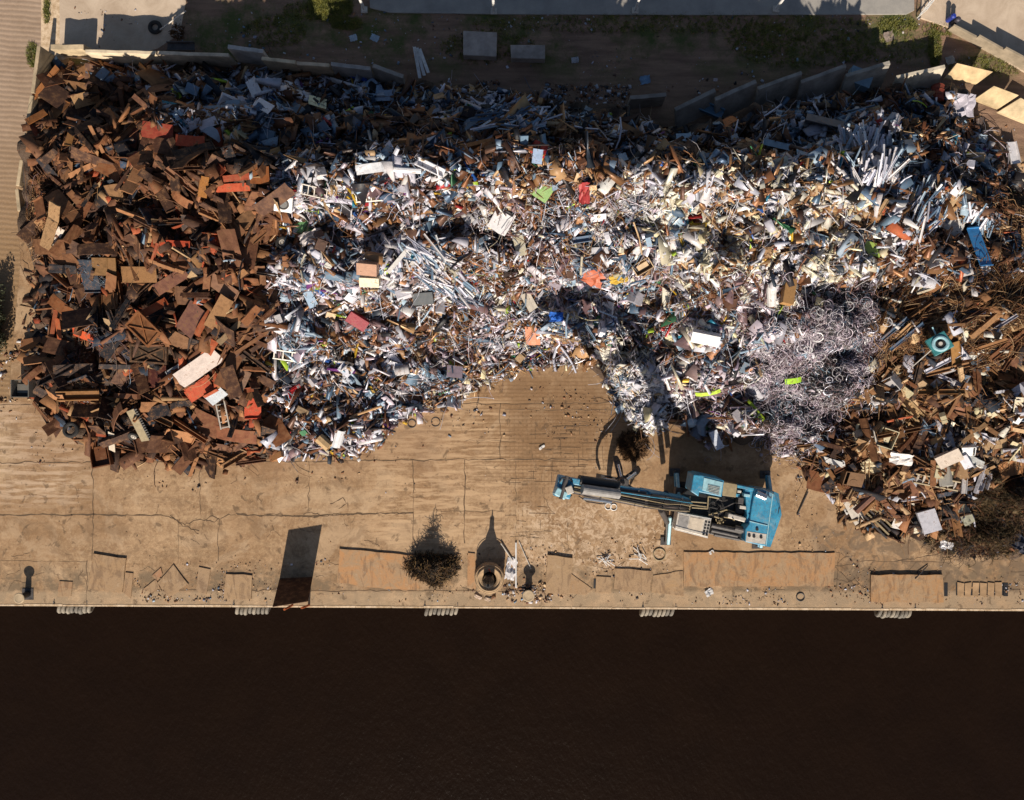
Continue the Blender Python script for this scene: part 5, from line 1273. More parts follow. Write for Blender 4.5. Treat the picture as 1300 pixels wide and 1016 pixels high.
QP = [
 ([(428,740),(431,697),(536,706),(532,750),(470,746)], .09, (196,132,70), 'long orange-brown steel sheet left of the black wire tangle', 'steel_sheet'),
 ([(112,747),(118,703),(160,709),(155,752)], .10, (168,132,92), 'large tan steel sheet at the left end of the quay', 'steel_sheet'),
 ([(156,752),(159,727),(169,728),(166,760)], .05, (162,126,90), 'narrow tan sheet lying against the large one on the left quay', 'steel_sheet'),
 ([(284,760),(286,729),(320,731),(319,761)], .08, (172,138,98), 'square tan cover plate left of the leaning dark plate', 'cover_plate'),
 ([(200,740),(220,717),(239,742),(214,759)], .06, (160,128,92), 'largest of the broken tilted plates on the left quay', 'broken_plate'),
 ([(182,748),(198,735),(203,747),(192,753)], .05, (166,120,80), 'small broken plate just left of the largest broken one', 'broken_plate'),
 ([(193,731),(204,721),(206,729),(199,738)], .05, (168,100,60), 'rusty orange shard above the small broken plate', 'broken_plate'),
 ([(249,750),(252,720),(267,723),(262,755)], .05, (152,124,96), 'grey-tan plate standing right of the largest broken one', 'broken_plate'),
 ([(692,753),(695,705),(727,709),(723,755)], .14, (170,138,100), 'tan steel sheet standing a little proud, right of the white pole', 'steel_sheet'),
 ([(779,748),(781,722),(827,725),(825,752)], .08, (150,116,82), 'dull brown cover plate in the middle of the quay', 'cover_plate'),
 ([(827,752),(829,731),(867,725),(868,757)], .03, (176,136,90), 'thin tan plate right of the dull brown cover plate', 'cover_plate'),
 ([(868,745),(868,701),(1060,702),(1058,744)], .07, (184,126,70), 'very long orange-tan steel sheet below the excavator', 'steel_sheet'),
 ([(1106,764),(1106,730),(1197,730),(1198,765)], .16, (180,124,66), 'thick orange-brown steel plate with dark stains at the right quay', 'steel_plate'),
 ([(722,753),(723,727),(752,748),(744,755)], .03, (164,126,86), 'triangular thin plate right of the raised tan sheet', 'broken_plate'),
 ([(756,752),(757,732),(776,733),(776,753)], .05, (168,136,100), 'small square lid left of the dull brown cover plate', 'cover_plate'),
 ([(73,757),(75,738),(92,739),(90,757)], .04, (150,100,60), 'small rusty lid at the left end of the quay', 'cover_plate'),
 ([(593,745),(594,702),(603,703),(604,748)], .05, (186,128,74), 'narrow orange sheet between the wire tangle and the tyre stack', 'steel_sheet'),
]
for pts, th, c, lb, nm in QP:
    if len(pts) >= 4 and max(abs(pts[0][0]-p[0]) for p in pts) > 20:
        q_ = []
        for (ax, ay), (bx, by) in zip(pts, pts[1:]+pts[:1]):
            m_ = max(2, int(math.hypot(bx-ax, by-ay)/9)); q_.append((ax, ay))
            for i_ in range(1, m_): q_.append((ax+(bx-ax)*i_/m_+rnd.gauss(0, .3), ay+(by-ay)*i_/m_+rnd.gauss(0, .45)))
        pts = q_
    T = [W(*p, th+.01) for p in pts]; org = sum(T, Vector())/len(T); org.z = 0
    P = [(v.x-org.x, v.y-org.y) for v in T]
    if sum(P[i][0]*P[(i+1) % len(P)][1]-P[(i+1) % len(P)][0]*P[i][1] for i in range(len(P))) < 0: P.reverse()
    k = 0.985
    o = MB().prism(P, 0.006, th+.01).build(nm, M['sheetrust'] if 'sheetrust' in M else M['rust'], None, C(*c, .95)); o.location = org
    tag(o, lb, 'steel sheet' if nm != 'cover_plate' else 'cover plate')
# row of broken gully covers
b0 = W(1215, 748)
for k in range(6):
    x0 = 1215+k*9.6
    T = [W(x0+rnd.uniform(0, 1), 739+rnd.uniform(0, 2), .05), W(x0+9.1, 739+rnd.uniform(0, 2), .05), W(x0+9.0-rnd.uniform(0, 2), 758, .05), W(x0+.4, 757-rnd.uniform(0, 2), .05)]
    org = sum(T, Vector())/4; org.z = 0
    o = MB().prism([(v.x-org.x, v.y-org.y) for v in reversed(T)], 0.012, 0.06).build('gully_cover', M['concrete'], None, C(186, 152, 116)); o.location = org
    tag(o, 'small cracked cover, %s from the left in the row at the right quay' % ['first','second','third','fourth','fifth','sixth'][k], 'cover', 'gully covers at the right end of the quay')
def pit(px0, py0, px1, py1, label, name='pit'):
    T = [W(px0, py0), W(px1, py0), W(px1, py1), W(px0, py1)]; org = sum(T, Vector())/4; org.z = 0
    P = [(v.x-org.x, v.y-org.y) for v in reversed(T)]
    o = MB().prism(P, 0.010, 0.016).build(name, M['black']); o.location = org; tag(o, label, 'pit')
pit(1213.5, 740, 1274, 756, 'dark open channel under the small cracked covers at the right quay', 'channel')
pit(1273.5, 740, 1279.5, 757, 'narrow open black slot at the right end of the cover row', 'slot')
pit(1198.5, 740, 1203, 757, 'narrow black gap just right of the thick orange-brown plate', 'slot')
pit(753.5, 735, 758, 747, 'small black hole left of the square lid', 'hole')
# leaning dark plate
a = W(347, 731); c_ = W(390, 731); tp0 = W(345.5, 768.5, 2.85); tp1 = W(388, 767, 2.85)
a = W(355, 735); c_ = W(397, 733); tp0 = W(346, 771, 2.7); tp1 = W(391, 764, 2.7)
o = empty('leaning_plate', (a+c_)/2); tag(o, 'tall dark brown steel plate leaning out over the water, casting a long black shadow', 'steel plate')
org = Vector(o.location); nn = (c_-a).cross(tp0-a).normalized()*0.03
vs = [a, c_, tp1, tp0]; vs = [v-org for v in vs]+[v-org-nn for v in vs]
link('plate', MB().add(vs, [(0, 1, 2, 3), (7, 6, 5, 4), (0, 4, 5, 1), (1, 5, 6, 2), (2, 6, 7, 3), (3, 7, 4, 0)]).mesh('plate'), o, M['rust'], C(86, 58, 40, .9))
for (px, py) in ((361, 774), (383, 772)):
    tpp = W(px, py, 1.8)-org; bt = Vector((tpp.x, quay_y(tpp.x+org.x)-org.y+0.12, -0.3+0.31))
    link('prop', MB().tube(bt, tpp, 0.07, n=8).mesh('prop'), o, M['rust'], C(206, 112, 66))
# mooring bollards
def bollard(px, py, zt, Rt, label, shape=0):
    g = W(px, py, zt); o = empty('bollard', (g.x, g.y, 0)); tag(o, label, 'bollard', 'mooring bollards on the quay')
    b = MB(); b.tube((0, 0, 0), (0, 0, zt-0.18), Rt*0.62, Rt*0.5, n=20); b.build('post', M['black'], o)
    b = MB(); b.tube((0, 0, zt-0.2), (0, 0, zt-0.05), Rt*0.6, Rt, n=24, caps=True); b.ring((0, 0, zt-0.04), Rt*0.82, Rt*0.18, 24, 8, flat=0.4)
    b.tube((0, 0, zt-0.05), (0, 0, zt-0.03), Rt*0.75, n=24); link('head', b.mesh('head'), o, M['concrete'], C(206, 182, 150))
    MB().box((0, 0, 0.02), (Rt*2.1, Rt*2.1, 0.04)).build('base_plate', M['darkgrey'], o)
bollard(23.5, 760, 1.0, 0.34, 'pale-topped mooring bollard at the far left end of the quay')
bollard(671, 757, 0.95, 0.38, 'pale-topped mooring bollard right of the white pole')
# tyre stack with a black post
o = empty('tyre_stack', W(621, 731)); tag(o, 'stack of three big dusty tyres around a tall black bottle-shaped post', 'tyre stack'); o['category'] = 'tyre stack'
for k in range(3):
    MB().ring((0.02*k, 0.01*k, 0.17+0.33*k), 0.68, 0.25, 40, 12, flat=0.68).build('tyre', M['oldtyre'], o)
MB().ring((0.04, 0.02, 1.06), 0.72, 0.05, 40, 6, flat=0.5).ring((0.04, 0.02, 1.02), 0.90, 0.02, 40, 6).build('tread_rib', M['oldtyre'], o)
b = MB(); b.tube((0, 0, 0), (0, 0, 1.6), 0.36, 0.34, n=18); b.tube((0, 0, 1.6), (0, 0, 1.95), 0.34, 0.17, n=18); b.tube((0, 0, 1.95), (0, 0, 2.45), 0.16, 0.13, n=14); b.tube((0, 0, 2.45), (0, 0, 2.75), 0.05, 0.03, n=8); b.build('post', M['black'], o)
MB().tube((0.1, 0.5, 1.0), (0.02, 0.75, 1.35), 0.04, n=8).build('rod', simple('red_rod', C(176, 70, 42)), o)
# black wire tangle
def tangle(px, py, rad, hgt, n, label, cols, r=0.014, seed=3, name='wire_tangle', spikes=()):
    g = W(px, py); o = empty(name, (g.x, g.y, 0)); tag(o, label, 'wire tangle')
    rr = random.Random(seed); V = []; 
    b = MB(); b2 = MB()
    peaks = [(0, 0, 1.0)]+list(spikes)
    for k in range(n):
        pk = rr.choice(peaks); a = rr.uniform(0, 6.28); q = rad*0.75*rr.random()**0.6
        x, y = pk[0]+math.cos(a)*q*(.62 if pk[2] > .8 else .42), pk[1]+math.sin(a)*q*(.38 if spikes else .62)
        hmax = hgt*pk[2]*max(0.08, 1-(q/(rad*0.75))**0.8)
        z = rr.uniform(0, hmax); p = Vector((x, y, z)); d = Vector((rr.gauss(0, 1), rr.gauss(0, 1), rr.gauss(0, .5))).normalized(); pts = [p]
        for _ in range(6):
            d = (d+Vector((rr.gauss(0, .5), rr.gauss(0, .5), rr.gauss(0, .4)))).normalized(); p = p+d*0.065*rad; p.z = max(0.02, min(p.z, hgt*pk[2])); pts.append(p.copy())
        (b if k % 4 else b2).path(pts, r*rr.uniform(.7, 1.8), n=3)
    link('strands', b.mesh('strands'), o, M['rust'], C(*cols[0])); link('bright_strands', b2.mesh('bright_strands'), o, M['rust'], C(*cols[1]))
    return o
tangle(550, 720, 1.65, 2.5, 4600, 'dark spiky tangle of black and brown wire dumped on the quay edge', ((52,44,36),(126,100,62)), 0.011, spikes=((-1.0, 0.1, 0.5), (0.9, 0.1, .4), (-0.1, 0.2, 1.0), (0.2, -0.5, .3), (-.5, -.1, .7)))
tangle(803, 566, 1.5, 0.9, 2400, 'brown scrap wire, massed round and darkened to add to the grapple shadow', ((66,46,30),(118,86,54)), 0.012, seed=5)  # scrap wire; dark colours and round mass stand in for grapple shadow
# fenders: rows of tyres hung on chains below the edge
for px, py, lb in ((97,775,'hanging row of eight pale tyres at the left end of the quay wall'), (322,775,'hanging row of eight pale tyres beside the leaning dark plate'), (561,775,'hanging row of eight pale tyres below the black wire tangle'), (834,776,'hanging row of pale tyres below the middle of the quay'), (1134,779,'hanging row of pale tyres, tilted, below the thick orange-brown plate')):
    g = W(px, py, -0.75); g.y = quay_y(g.x)-0.30
    o = empty('fender', (g.x, g.y, -0.75)); tag(o, lb, 'fender', 'tyre fenders hung along the quay wall')
    o.rotation_euler = (0, R(rnd.uniform(-3, 3)), 0)
    for k in range(8):
        MB().ring((0, 0, 0), 0.30, 0.12, 22, 8, rot=Matrix.Rotation(R(90), 3, 'Y') @ Matrix.Rotation(R(14), 3, 'X'), flat=0.95).build('tyre', M[rnd.choice(('fender', 'fender', 'fenderdark'))], o).location = (-0.95+k*0.27, rnd.uniform(-.05, .05), rnd.uniform(-.06, .06))
    for s_ in (-1, 1):
        b = MB()
        for j in range(5): b.ring((s_*1.05, 0.1+0.08*j, 0.1+0.16*j), 0.055, 0.018, 10, 5, rot=Matrix.Rotation(R(90*(j % 2)), 3, 'Z') @ Matrix.Rotation(R(60), 3, 'X'))
        b.path([(s_*1.05, 0.42, 0.70), (s_*1.05, 0.5, 0.77), (s_*1.04, 0.62, 0.79)], 0.03, n=6); b.build('chain', M['darkgrey'], o)
# white pole, pipes and plastic near the tyre stack
def rod(name, p0, z0, p1, z1, r, mat, label, cat, color=None):
    a = W(*p0, z0); b_ = W(*p1, z1); org = Vector((a.x, a.y, 0))
    o = MB().tube(a-org, b_-org, r, n=10).build(name, mat, None, color); o.location = org; return tag(o, label, cat)
rod('pole', (655,746), 0.06, (655,689), 0.06, 0.055, M['pale'], 'long white pole lying straight beside the tyre stack', 'pole')
rod('pole', (651,712), 0.07, (636,690), 0.12, 0.05, M['silver'], 'short silver pole slanting up to the left above white plastic', 'pole')
rod('pole', (659,688), 0.05, (674,722), 0.05, 0.03, M['silver'], 'thin grey rod slanting down to the right of the white pole', 'pole')
rod('pole', (1012,654), 0.06, (1026,624), 0.1, 0.04, M['darkgrey'], 'dark rod lying on the concrete left of the right heap', 'pole')
rod('pole', (1162,735), 0.2, (1178,718), 0.06, 0.03, M['darkgrey'], 'short dark rod above the thick orange-brown plate', 'pole')
def crump(px, py, L, wd, ang, c, label, name='plastic_sheet', cat='plastic', up=0.08, v=1):
    w = W(px, py); o = link(name, lib('crumple', v, 'plain'), None, None, C(*c))
    o.location = (w.x, w.y, up); o.rotation_euler = (R(rnd.uniform(-8, 8)), R(rnd.uniform(-8, 8)), R(ang)); o.scale = (L*S, wd*S, L*S*.8); return tag(o, label, cat)
crump(649, 722, 26, 13, 80, (224,220,222), 'white crumpled plastic beside the white pole')
crump(607, 758, 9, 4, -30, (230,204,182), 'small pinkish offcut below the tyre stack, the left of two', 'offcut', 'offcut')
crump(619, 761, 7, 4, -20, (216,190,166), 'small pinkish offcut below the tyre stack, the right of two', 'offcut', 'offcut')
crump(900, 752, 10, 8, 30, (232,228,226), 'small white scrap on the quay below the very long sheet', 'offcut', 'offcut')
crump(903, 701, 6, 4, 30, (238,236,236), 'tiny white scrap at the top edge of the very long sheet', 'offcut', 'offcut')
crump(688, 568, 8, 3, 35, (236,232,228), 'tiny white strip lying on the bare yard left of the grapple', 'offcut', 'offcut')
crump(785, 501, 14, 6, 45, (238,236,238), 'white strip at the left foot of the tongue of scrap', 'offcut', 'offcut')
crump(819, 102, 13, 10, 10, (130,164,196), 'pale blue crumpled bag on the dirt behind the heap', 'bag', 'bag', v=3)
crump(449, 49, 9, 8, 20, (186,200,212), 'pale blue scrap on the verge, the left of two side by side', 'offcut', 'offcut')
crump(476, 49, 10, 8, -20, (176,196,212), 'pale blue scrap on the verge, the right of two side by side', 'offcut', 'offcut')
crump(730, 77, 9, 7, 10, (190,188,192), 'grey-white litter on the dirt right of the two concrete blocks', 'litter', 'litter')
crump(908, 102, 5, 4, 0, (206,188,186), 'small pinkish litter on the dirt above the slanting slabs', 'litter', 'litter')
crump(1128, 47, 13, 12, 20, (150,134,124), 'grey stone-like lump on the grass at the top right', 'rubble', 'rubble', v=3)
crump(1206, 77, 11, 10, 20, (196,186,172), 'pale lump just above the corner slab', 'rubble', 'rubble', v=2)
# loose hoop and white bundles
def yring(px, py, D, r, label, mat='hose'):
    w = W(px, py); o = MB().ring((0, 0, 0), D*S/2, r, 36, 8).build('hose_ring', M[mat]); o.location = (w.x, w.y, r+.004); tag(o, label, 'hose ring')
yring(837, 704, 15, 0.035, 'thin brown ring of hose lying right of the white metal bundle')
yring(772, 643, 8, 0.03, 'small pale ring, left of two lying under the boom', 'pale')
yring(779, 644, 8, 0.03, 'small pale ring, right of two lying under the boom', 'pale')
yring(523, 538, 10, 0.025, 'small dark ring lying at the front edge of the mixed scrap', 'darkgrey')
yring(553, 536, 11, 0.02, 'larger thin dark ring lying on the yard in front of the heap', 'darkgrey')
yring(1010+6, 758, 10, 0.03, 'dark ring lying on the quay at the right of the very long sheet', 'darkgrey')
for (px, py, lb) in ((811,704,'bundle of white strips on the yard left of the brown ring'), (768,711,'smaller sparse bundle of white strips on the yard')):
    w = W(px, py); b = MB()
    for k in range(11):
        a = rnd.uniform(0, 6.28); L = rnd.uniform(.3, .7); x, y = rnd.gauss(0, .12), rnd.gauss(0, .12)
        b.tube((x, y, .05+.02*k), (x+math.cos(a)*L, y+math.sin(a)*L, .04+rnd.uniform(0, .15)), 0.025, n=6)
    o = b.build('strip_bundle', M['pale']); o.location = (w.x, w.y, 0); tag(o, lb, 'metal strips')
# lamp posts leaning out of the frame along the road
for (px, py, lb) in ((463,14,'white post at the left end of the road, the leftmost of four'), (627,16,'white post on the road edge, second of four from the left'), (806,15,'white post on the road edge, third of four from the left'), (984,13,'white post at the road edge, the rightmost of four')):
    g = W(px, py); o = empty('lamp_post', (g.x, g.y, 0)); tag(o, lb, 'lamp post', 'posts along the road')
    MB().tube((0, 0, 0.1), (0, 0, 4.2), 0.10, 0.07, n=12).build('pole', M['pale'], o)
    MB().box((0, 0, 0.16), (0.4, 0.4, 0.12)).build('foot', M['silver'], o, bevel=.02)
    MB().beam((0, 0, 4.2), (0, 1.2, 4.5), 0.08, 0.08).build('arm', M['pale'], o)
    MB().box((0, 1.45, 4.52), (0.28, 0.6, 0.12)).build('lamp_head', M['silver'], o, bevel=.03)
# added wall on the raised pad edge, stepped to cast a stepped shadow
seg = [((1203,38),(1232,53),0.75),((1232,53),(1262,70),1.0),((1262,70),(1305,93),1.25),((1305,93),(1350,115),1.25)]
for k, (p0, p1, h) in enumerate(seg):
    a = W(*p0); b_ = W(*p1); org = (a+b_)/2
    bb = MB(); bb.beam(Vector((a.x-org.x, a.y-org.y, h/2)), Vector((b_.x-org.x, b_.y-org.y, h/2)), 0.12, h)
    o = bb.build('shadow_caster_wall', M['concrete'], None, C(176, 160, 138)); o.location = org
    tag(o, ['lowest','middle','tallest','last, mostly hidden'][k]+' length of an added wall casting the stepped shadow on the pale apron', 'wall', 'lengths of the added shadow-casting wall')
# gate at the top right
g = W(1170, 14); o = empty('gate', g); tag(o, 'white metal gate with cross bars at the corner of the pale apron, top right', 'gate')
a = W(1163, 24)-g; b_ = W(1192, -14)-g
for z, nm in ((0.3, 'lower_rail'), (1.3, 'upper_rail')): MB().beam(a+Vector((0, 0, z)), b_+Vector((0, 0, z)), 0.06, 0.06).build(nm, M['pale'], o)
for k in range(7):
    p = a.lerp(b_, k/6); MB().tube(p+Vector((0, 0, 0.12)), p+Vector((0, 0, 1.4)), 0.03, n=6).build('upright', M['pale'], o)
for (px, py, c, lb) in ((1202,27,(40,60,150),'small blue post by the corner of the pale apron'), (1208,31,(70,66,76),'small dark post just right of the blue one')):
    g = W(px, py); o = empty('marker_post', (g.x, g.y, 0.12)); tag(o, lb, 'post')
    mt = simple('post_paint', C(*c), .5)
    MB().tube((0, 0, 0), (0, 0, 0.7), 0.16, 0.14, n=14).build('body', mt, o); MB().tube((0, 0, .7), (0, 0, .78), 0.17, 0.1, n=14).build('cap', mt, o)
# junk behind the wall, top left
tangle(226, 42, 0.8, 0.6, 260, 'heap of rusty and pale wire behind the top left wall', ((104,72,44),(190,178,170)), 0.02, seed=9)
rod('pipe', (203,38), 0.4, (236,14), 0.5, 0.045, M['silver'], 'bent silver rod behind the top left wall', 'pipe')
w = W(230, 60, .8); o = MB().box((0, 0, .4), (1.7, .55, .06)).box((0, -.25, .5), (1.7, .05, .25)).box((0, .25, .5), (1.7, .05, .25)).build('metal_tray', M['darkgrey']); o.location = (w.x, w.y, .4); tag(o, 'grey metal tray lying behind the top left wall', 'tray')
o = empty('spare_tyre', W(198, 36)); tag(o, 'dark tyre lying behind the top left wall by the wire heap', 'tyre')
MB().ring((0, 0, .14), .32, .13, 24, 8).build('casing', M['rubber'], o)

# shrub on the left edge
def shrub(px, py, rx, ry, h, label):
    g = W(px, py); o = empty('shrub', (g.x, g.y, 0)); tag(o, label, 'shrub')
    n = 9000; rr = np.random.default_rng(5)
    d = rr.normal(size=(n, 3)); d /= np.linalg.norm(d, axis=1, keepdims=True); q = rr.random(n)**0.4
    lob = 1+0.3*np.sin(d[:, 0]*5+1)*np.cos(d[:, 1]*4)+0.15*np.sin(d[:, 1]*11)
    P = d*(q*lob)[:, None]*np.array([rx, ry, h*.5]); P[:, 2] += h*.5; P = P[P[:, 2] > .05]; n = len(P)
    a = rr.uniform(.04, .11, n)[:, None]; u = rr.normal(size=(n, 3)); u /= np.linalg.norm(u, axis=1, keepdims=True); v = np.cross(u, rr.normal(size=(n, 3))); v /= np.linalg.norm(v, axis=1, keepdims=True)
    V = np.stack([P-u*a, P+v*a*.5, P+u*a, P-v*a*.5], 1).reshape(-1, 3); F = np.arange(n*4).reshape(-1, 4)
    t = NT('dark_leaves'); t.base(t.mix(t.noise(3, 4), (0.020, 0.028, 0.012, 1), (0.06, 0.06, 0.022, 1))); t.b.inputs['Roughness'].default_value = 0.7
    link('foliage', np_mesh('foliage', V, F, None, t.m), o)
    b = MB()
    for k in range(7):
        a_ = k*0.9; b.tube((0, 0, 0), (math.cos(a_)*rx*.5, math.sin(a_)*ry*.5, h*.6), 0.06, 0.02, n=6)
    b.build('stem', simple('bark', (0.06, 0.04, 0.025, 1), .9), o)
shrub(-4, 412, 1.05, 2.4, 2.0, 'dark shrub cut by the left edge of the photograph')

# small litter lying about
s_l = Stuff()
def litter(poly, n, lo, hi, p, wires=0):
    px, py = sample(poly, n*2); m_ = famnoise(77, px, py)+rng.normal(0, .25, len(px)) > 0.12; px, py = px[m_], py[m_]; n = len(px); k = S; x = (px-CX)*k; y = (CY-py)*k; L = (lo*(hi/lo)**(rng.random(n)**2))*S
    sz = np.stack([L, L*rng.uniform(.2, .9, n), np.maximum(.015, L*.15)], -1)
    nr = np.tile([0, 0, 1.0], (n, 1)); Rm = rots(n, rng.uniform(0, 6.28, n), nr, rng.uniform(0, .35, n))
    V, F = shards(np.stack([x, y, 0.02+L*.12], -1), sz, Rm, .08); s_l.add(V, F, np.repeat(pick(p, n), 6, 0))
    if wires: pass
PL = pal((WHITE, 1.5), (TAN, 4), (RUSTP, 4), (DARK, .8), (BLUEG, .4))
litter([(0,500),(60,560),(250,612),(450,592),(560,530),(700,485),(770,500),(780,560),(560,560),(450,610),(250,630),(0,580)], 450, .6, 4, PL)
litter([(200,715),(700,700),(860,690),(860,764),(200,764)], 900, .5, 3, PL)
litter([(860,742),(1300,742),(1300,768),(860,768)], 600, .6, 3, PL)
litter([(1010,590),(1060,680),(1120,720),(1300,735),(1300,745),(1090,740),(1000,690)], 350, .5, 3, PL)
litter([(660,690),(860,680),(860,745),(690,760)], 500, .5, 2.5, PL)
litter([(90,10),(1200,20),(1250,110),(900,120),(560,100),(90,70)], 1000, .7, 4, pal((WHITE, 3), (BLUEG, 2), (RUSTP, 2), (DARK, 1)))
litter([(540,100),(800,110),(800,140),(650,130),(540,115)], 900, .8, 6, pal((WHITE, 1), (BLUEG, 1), (RUSTP, 3), (DARK, 2)))
litter([(1235,150),(1300,160),(1300,260),(1260,240)], 220, .8, 5, PL)
litter([(0,430),(40,430),(40,510),(0,510)], 500, 1, 6, PL)
litter([(170,735),(290,725),(290,764),(170,764)], 500, .6, 3, PL)
litter([(620,740),(700,740),(700,765),(620,765)], 400, .8, 5, PL)
litter([(0,515),(1300,515),(1300,760),(0,760)], 350, .5, 1.6, PL)
litter([(1180,25),(1210,20),(1215,40),(1190,40)], 120, 1, 5, pal((TAN, 3), (WHITE, 1)))
s_l.build('ground_litter', M['s_mix'], 'scattered small chips and flakes on the bare yard, quay edge and verge', 'litter')
# ------------------------------------------------------------------ the material handler
def build_excavator():
    org = W(915, 650, 0)
    root = empty('excavator', org)
    tag(root, 'blue scrap-handling excavator with a long dirty boom, parked on the bare yard', 'excavator')
    A_ = R(-8.5); RZ = Matrix.Rotation(A_, 3, 'Z')
    def X(px, py, z): return W(px, py, z)-org
    def zo(zx, zy, z): return X(690+zx*.2462, 580+zy*.2462, z)       # from the enlarged view
    def pb(b, px, py, z0, z1, Lp, Wp, rot=None):
        """box with top centre seen at px,py, size in pixels"""
        k = S*(H-z1)/H; c = X(px, py, z1); c.z = (z0+z1)/2
        return b.box(c, (Lp*k, Wp*k, z1-z0), rot or RZ)
    def poly(b, pts, z0, z1, inset=0.0):
        P = [zo(x, y, z1) for x, y in pts]; P = [(v.x, v.y) for v in P]
        ar = sum(P[i][0]*P[(i+1) % len(P)][1]-P[(i+1) % len(P)][0]*P[i][1] for i in range(len(P)))
        if ar < 0: P.reverse()
        return b.prism(P, z0, z1, inset)
    # undercarriage
    uc = MB(); pb(uc, 905, 645, 0.75, 1.35, 100, 38); uc.build('undercarriage', M['darkgrey'], root, bevel=.04)
    b = MB(); c = X(922, 648, 1.6); b.tube(c-Vector((0, 0, .28)), c+Vector((0, 0, .3)), 1.15, n=36); b.build('turntable', M['black'], root)
    for sx in (-1, 1):
        ax = X(905+sx*38, 645-sx*(-5.5), 0.55)
        for sy in (-1, 1):
            off = RZ @ Vector((0, sy*1.12, 0)); c = Vector((ax.x, ax.y, .55))+off; dv = RZ @ Vector((0, 1, 0))
            w = MB().ring(c, 0.40, 0.16, 30, 10, rot=RZ @ Matrix.Rotation(R(90), 3, 'X'), flat=1.3).build('wheel', M['rubber'], root)
            MB().tube(c-dv*.13, c+dv*.13, 0.26, n=18).build('rim', M['darkgrey'], w)
    # outriggers: arm, cylinder and foot
    for (px, py, side, vis) in ((846, 688, -1, 1), (857, 600, 1, 0), (972, 603, 1, 0), (962, 692, -1, 0)):
        o_ = MB(); foot = X(px, py, 0.3) if vis else X(px, py, .15); hip = foot+Vector((0.0, -side*1.8, 0)); hip.z = 1.25
        o_.beam(hip, foot+Vector((0, 0, .35)), .40, .34, .28, .22); leg = o_.build('outrigger', M['blue'] if not vis else M['darkgrey'], root, bevel=.02)
        MB().beam(hip+Vector((0, 0, .32)), foot+Vector((0, side*.02, .62)), 0.20, .2).build('cylinder', M['bluecyl'], leg, bevel=.05)
        fb = MB(); fb.box(Vector((foot.x, foot.y, .05)), (.66, .5, .09)); fb.tube(Vector((foot.x, foot.y, .09)), Vector((foot.x, foot.y, .4)), .13, n=12); fb.build('foot', M['darkgrey'], leg)
    # deck
    b = MB(); poly(b, [(700,205),(800,130),(1190,185),(1225,300),(1165,455),(860,400),(700,300)], 1.9, 2.15); b.build('deck', M['black'], root, bevel=.02)
    # counterweight with a chamfered rear
    b = MB(); poly(b, [(1093,165),(1185,180),(1165,350),(1145,463),(1040,440),(1042,372),(1062,345),(1075,255)], 1.75, 3.2)
    cw = b.build('counterweight', M['blue'], root, bevel=.05)
    P1 = [zo(1185,180,3.2), zo(1165,350,3.2), zo(1145,463,3.2)]; P2 = [zo(1212,190,2.85), zo(1228,300,2.85), zo(1170,466,2.85)]
    P3 = [v.copy() for v in P2]
    for v in P3: v.z = 1.8
    P0 = [v.copy() for v in P1]
    for v in P0: v.z = 1.8
    mid = [(P2[0]*.5+P2[1]*.5), (P2[1]*.5+P2[2]*.5)]
    vs = P1+P2+P3+P0
    fs = [(0, 1, 4, 3), (1, 2, 5, 4), (3, 4, 7, 6), (4, 5, 8, 7), (0, 3, 6, 9), (2, 11, 8, 5), (6, 7, 10, 9), (7, 8, 11, 10)]
    rb = MB().add(vs, fs).build('rear_cowl', M['blue'], cw)
    rb.location = (0.006, 0, 0)
    pbv = MB(); pb(pbv, 980, 655, 2.9, 3.06, 7, 19, Matrix.Rotation(R(-14), 3, 'Z')); pbv.build('vent', M['darkgrey'], rb)
    for (u, v) in ((983, 663), (987, 648)):
        q = MB(); pb(q, u, v, 2.8, 2.98, 4, 9, Matrix.Rotation(R(-12), 3, 'Z')); q.build('tail_light', M['black'], rb)
    # seam lines and handrail
    q = MB(); a = zo(1062, 333, 3.23); c = zo(1155, 356, 3.23); q.beam(a, c, .05, .04); q.build('trim_strip', M['bluecyl'], cw)
    q = MB(); a = zo(1183, 185, 3.22); c = zo(1147, 458, 3.22); q.beam(a, c, .05, .03); q.build('trim_strip', M['bluecyl'], cw)
    q = MB(); pb(q, 960, 683, 3.2, 3.215, 25, 13); q.build('walkway_plate', M['silver'], cw)
    for u, v in ((951, 680), (957, 681), (966, 682), (961, 672)):
        q = MB(); c = X(u, v, 3.22); q.tube(c, c+Vector((0, 0, .05)), .09, n=12); q.build('filler_cap', M['black'], cw)
    # exhaust and air intake
    c = X(966, 629, 3.3); dv = RZ @ Vector((1, -.25, 0)); q = MB(); q.tube(c-dv*.3, c+dv*.3, .2, n=16); q.build('silencer', M['chrome'], root)
    q = MB(); c = X(975, 630, 3.2); q.tube(c, c+Vector((0, 0, .5)), .07, n=10); q.build('exhaust_pipe', M['chrome'], root)
    q = MB(); q.path([X(955, 619, 3.6), X(968, 620, 3.7), X(982, 627, 3.7)], .025); q.path([X(955, 619, 3.6), X(955, 619, 3.0)], .025); q.path([X(982, 627, 3.7), X(982, 627, 3.0)], .025); q.build('handrail', M['black'], root)
    # engine bay
    q = MB(); poly(q, [(1040,168),(1098,172),(1078,262),(1062,340),(1046,338),(1050,300)], 2.15, 2.95); q.build('engine_cover', M['blue'], root, bevel=.03)
    q = MB(); poly(q, [(995,150),(1046,165),(1046,300),(990,290)], 2.15, 2.45); q.build('engine', M['black'], root, bevel=.03)
    q = MB(); poly(q, [(1000,146),(1098,166),(1096,180),(1000,160)], 2.2, 3.0); q.build('side_rail', M['blue'], root, bevel=.01)
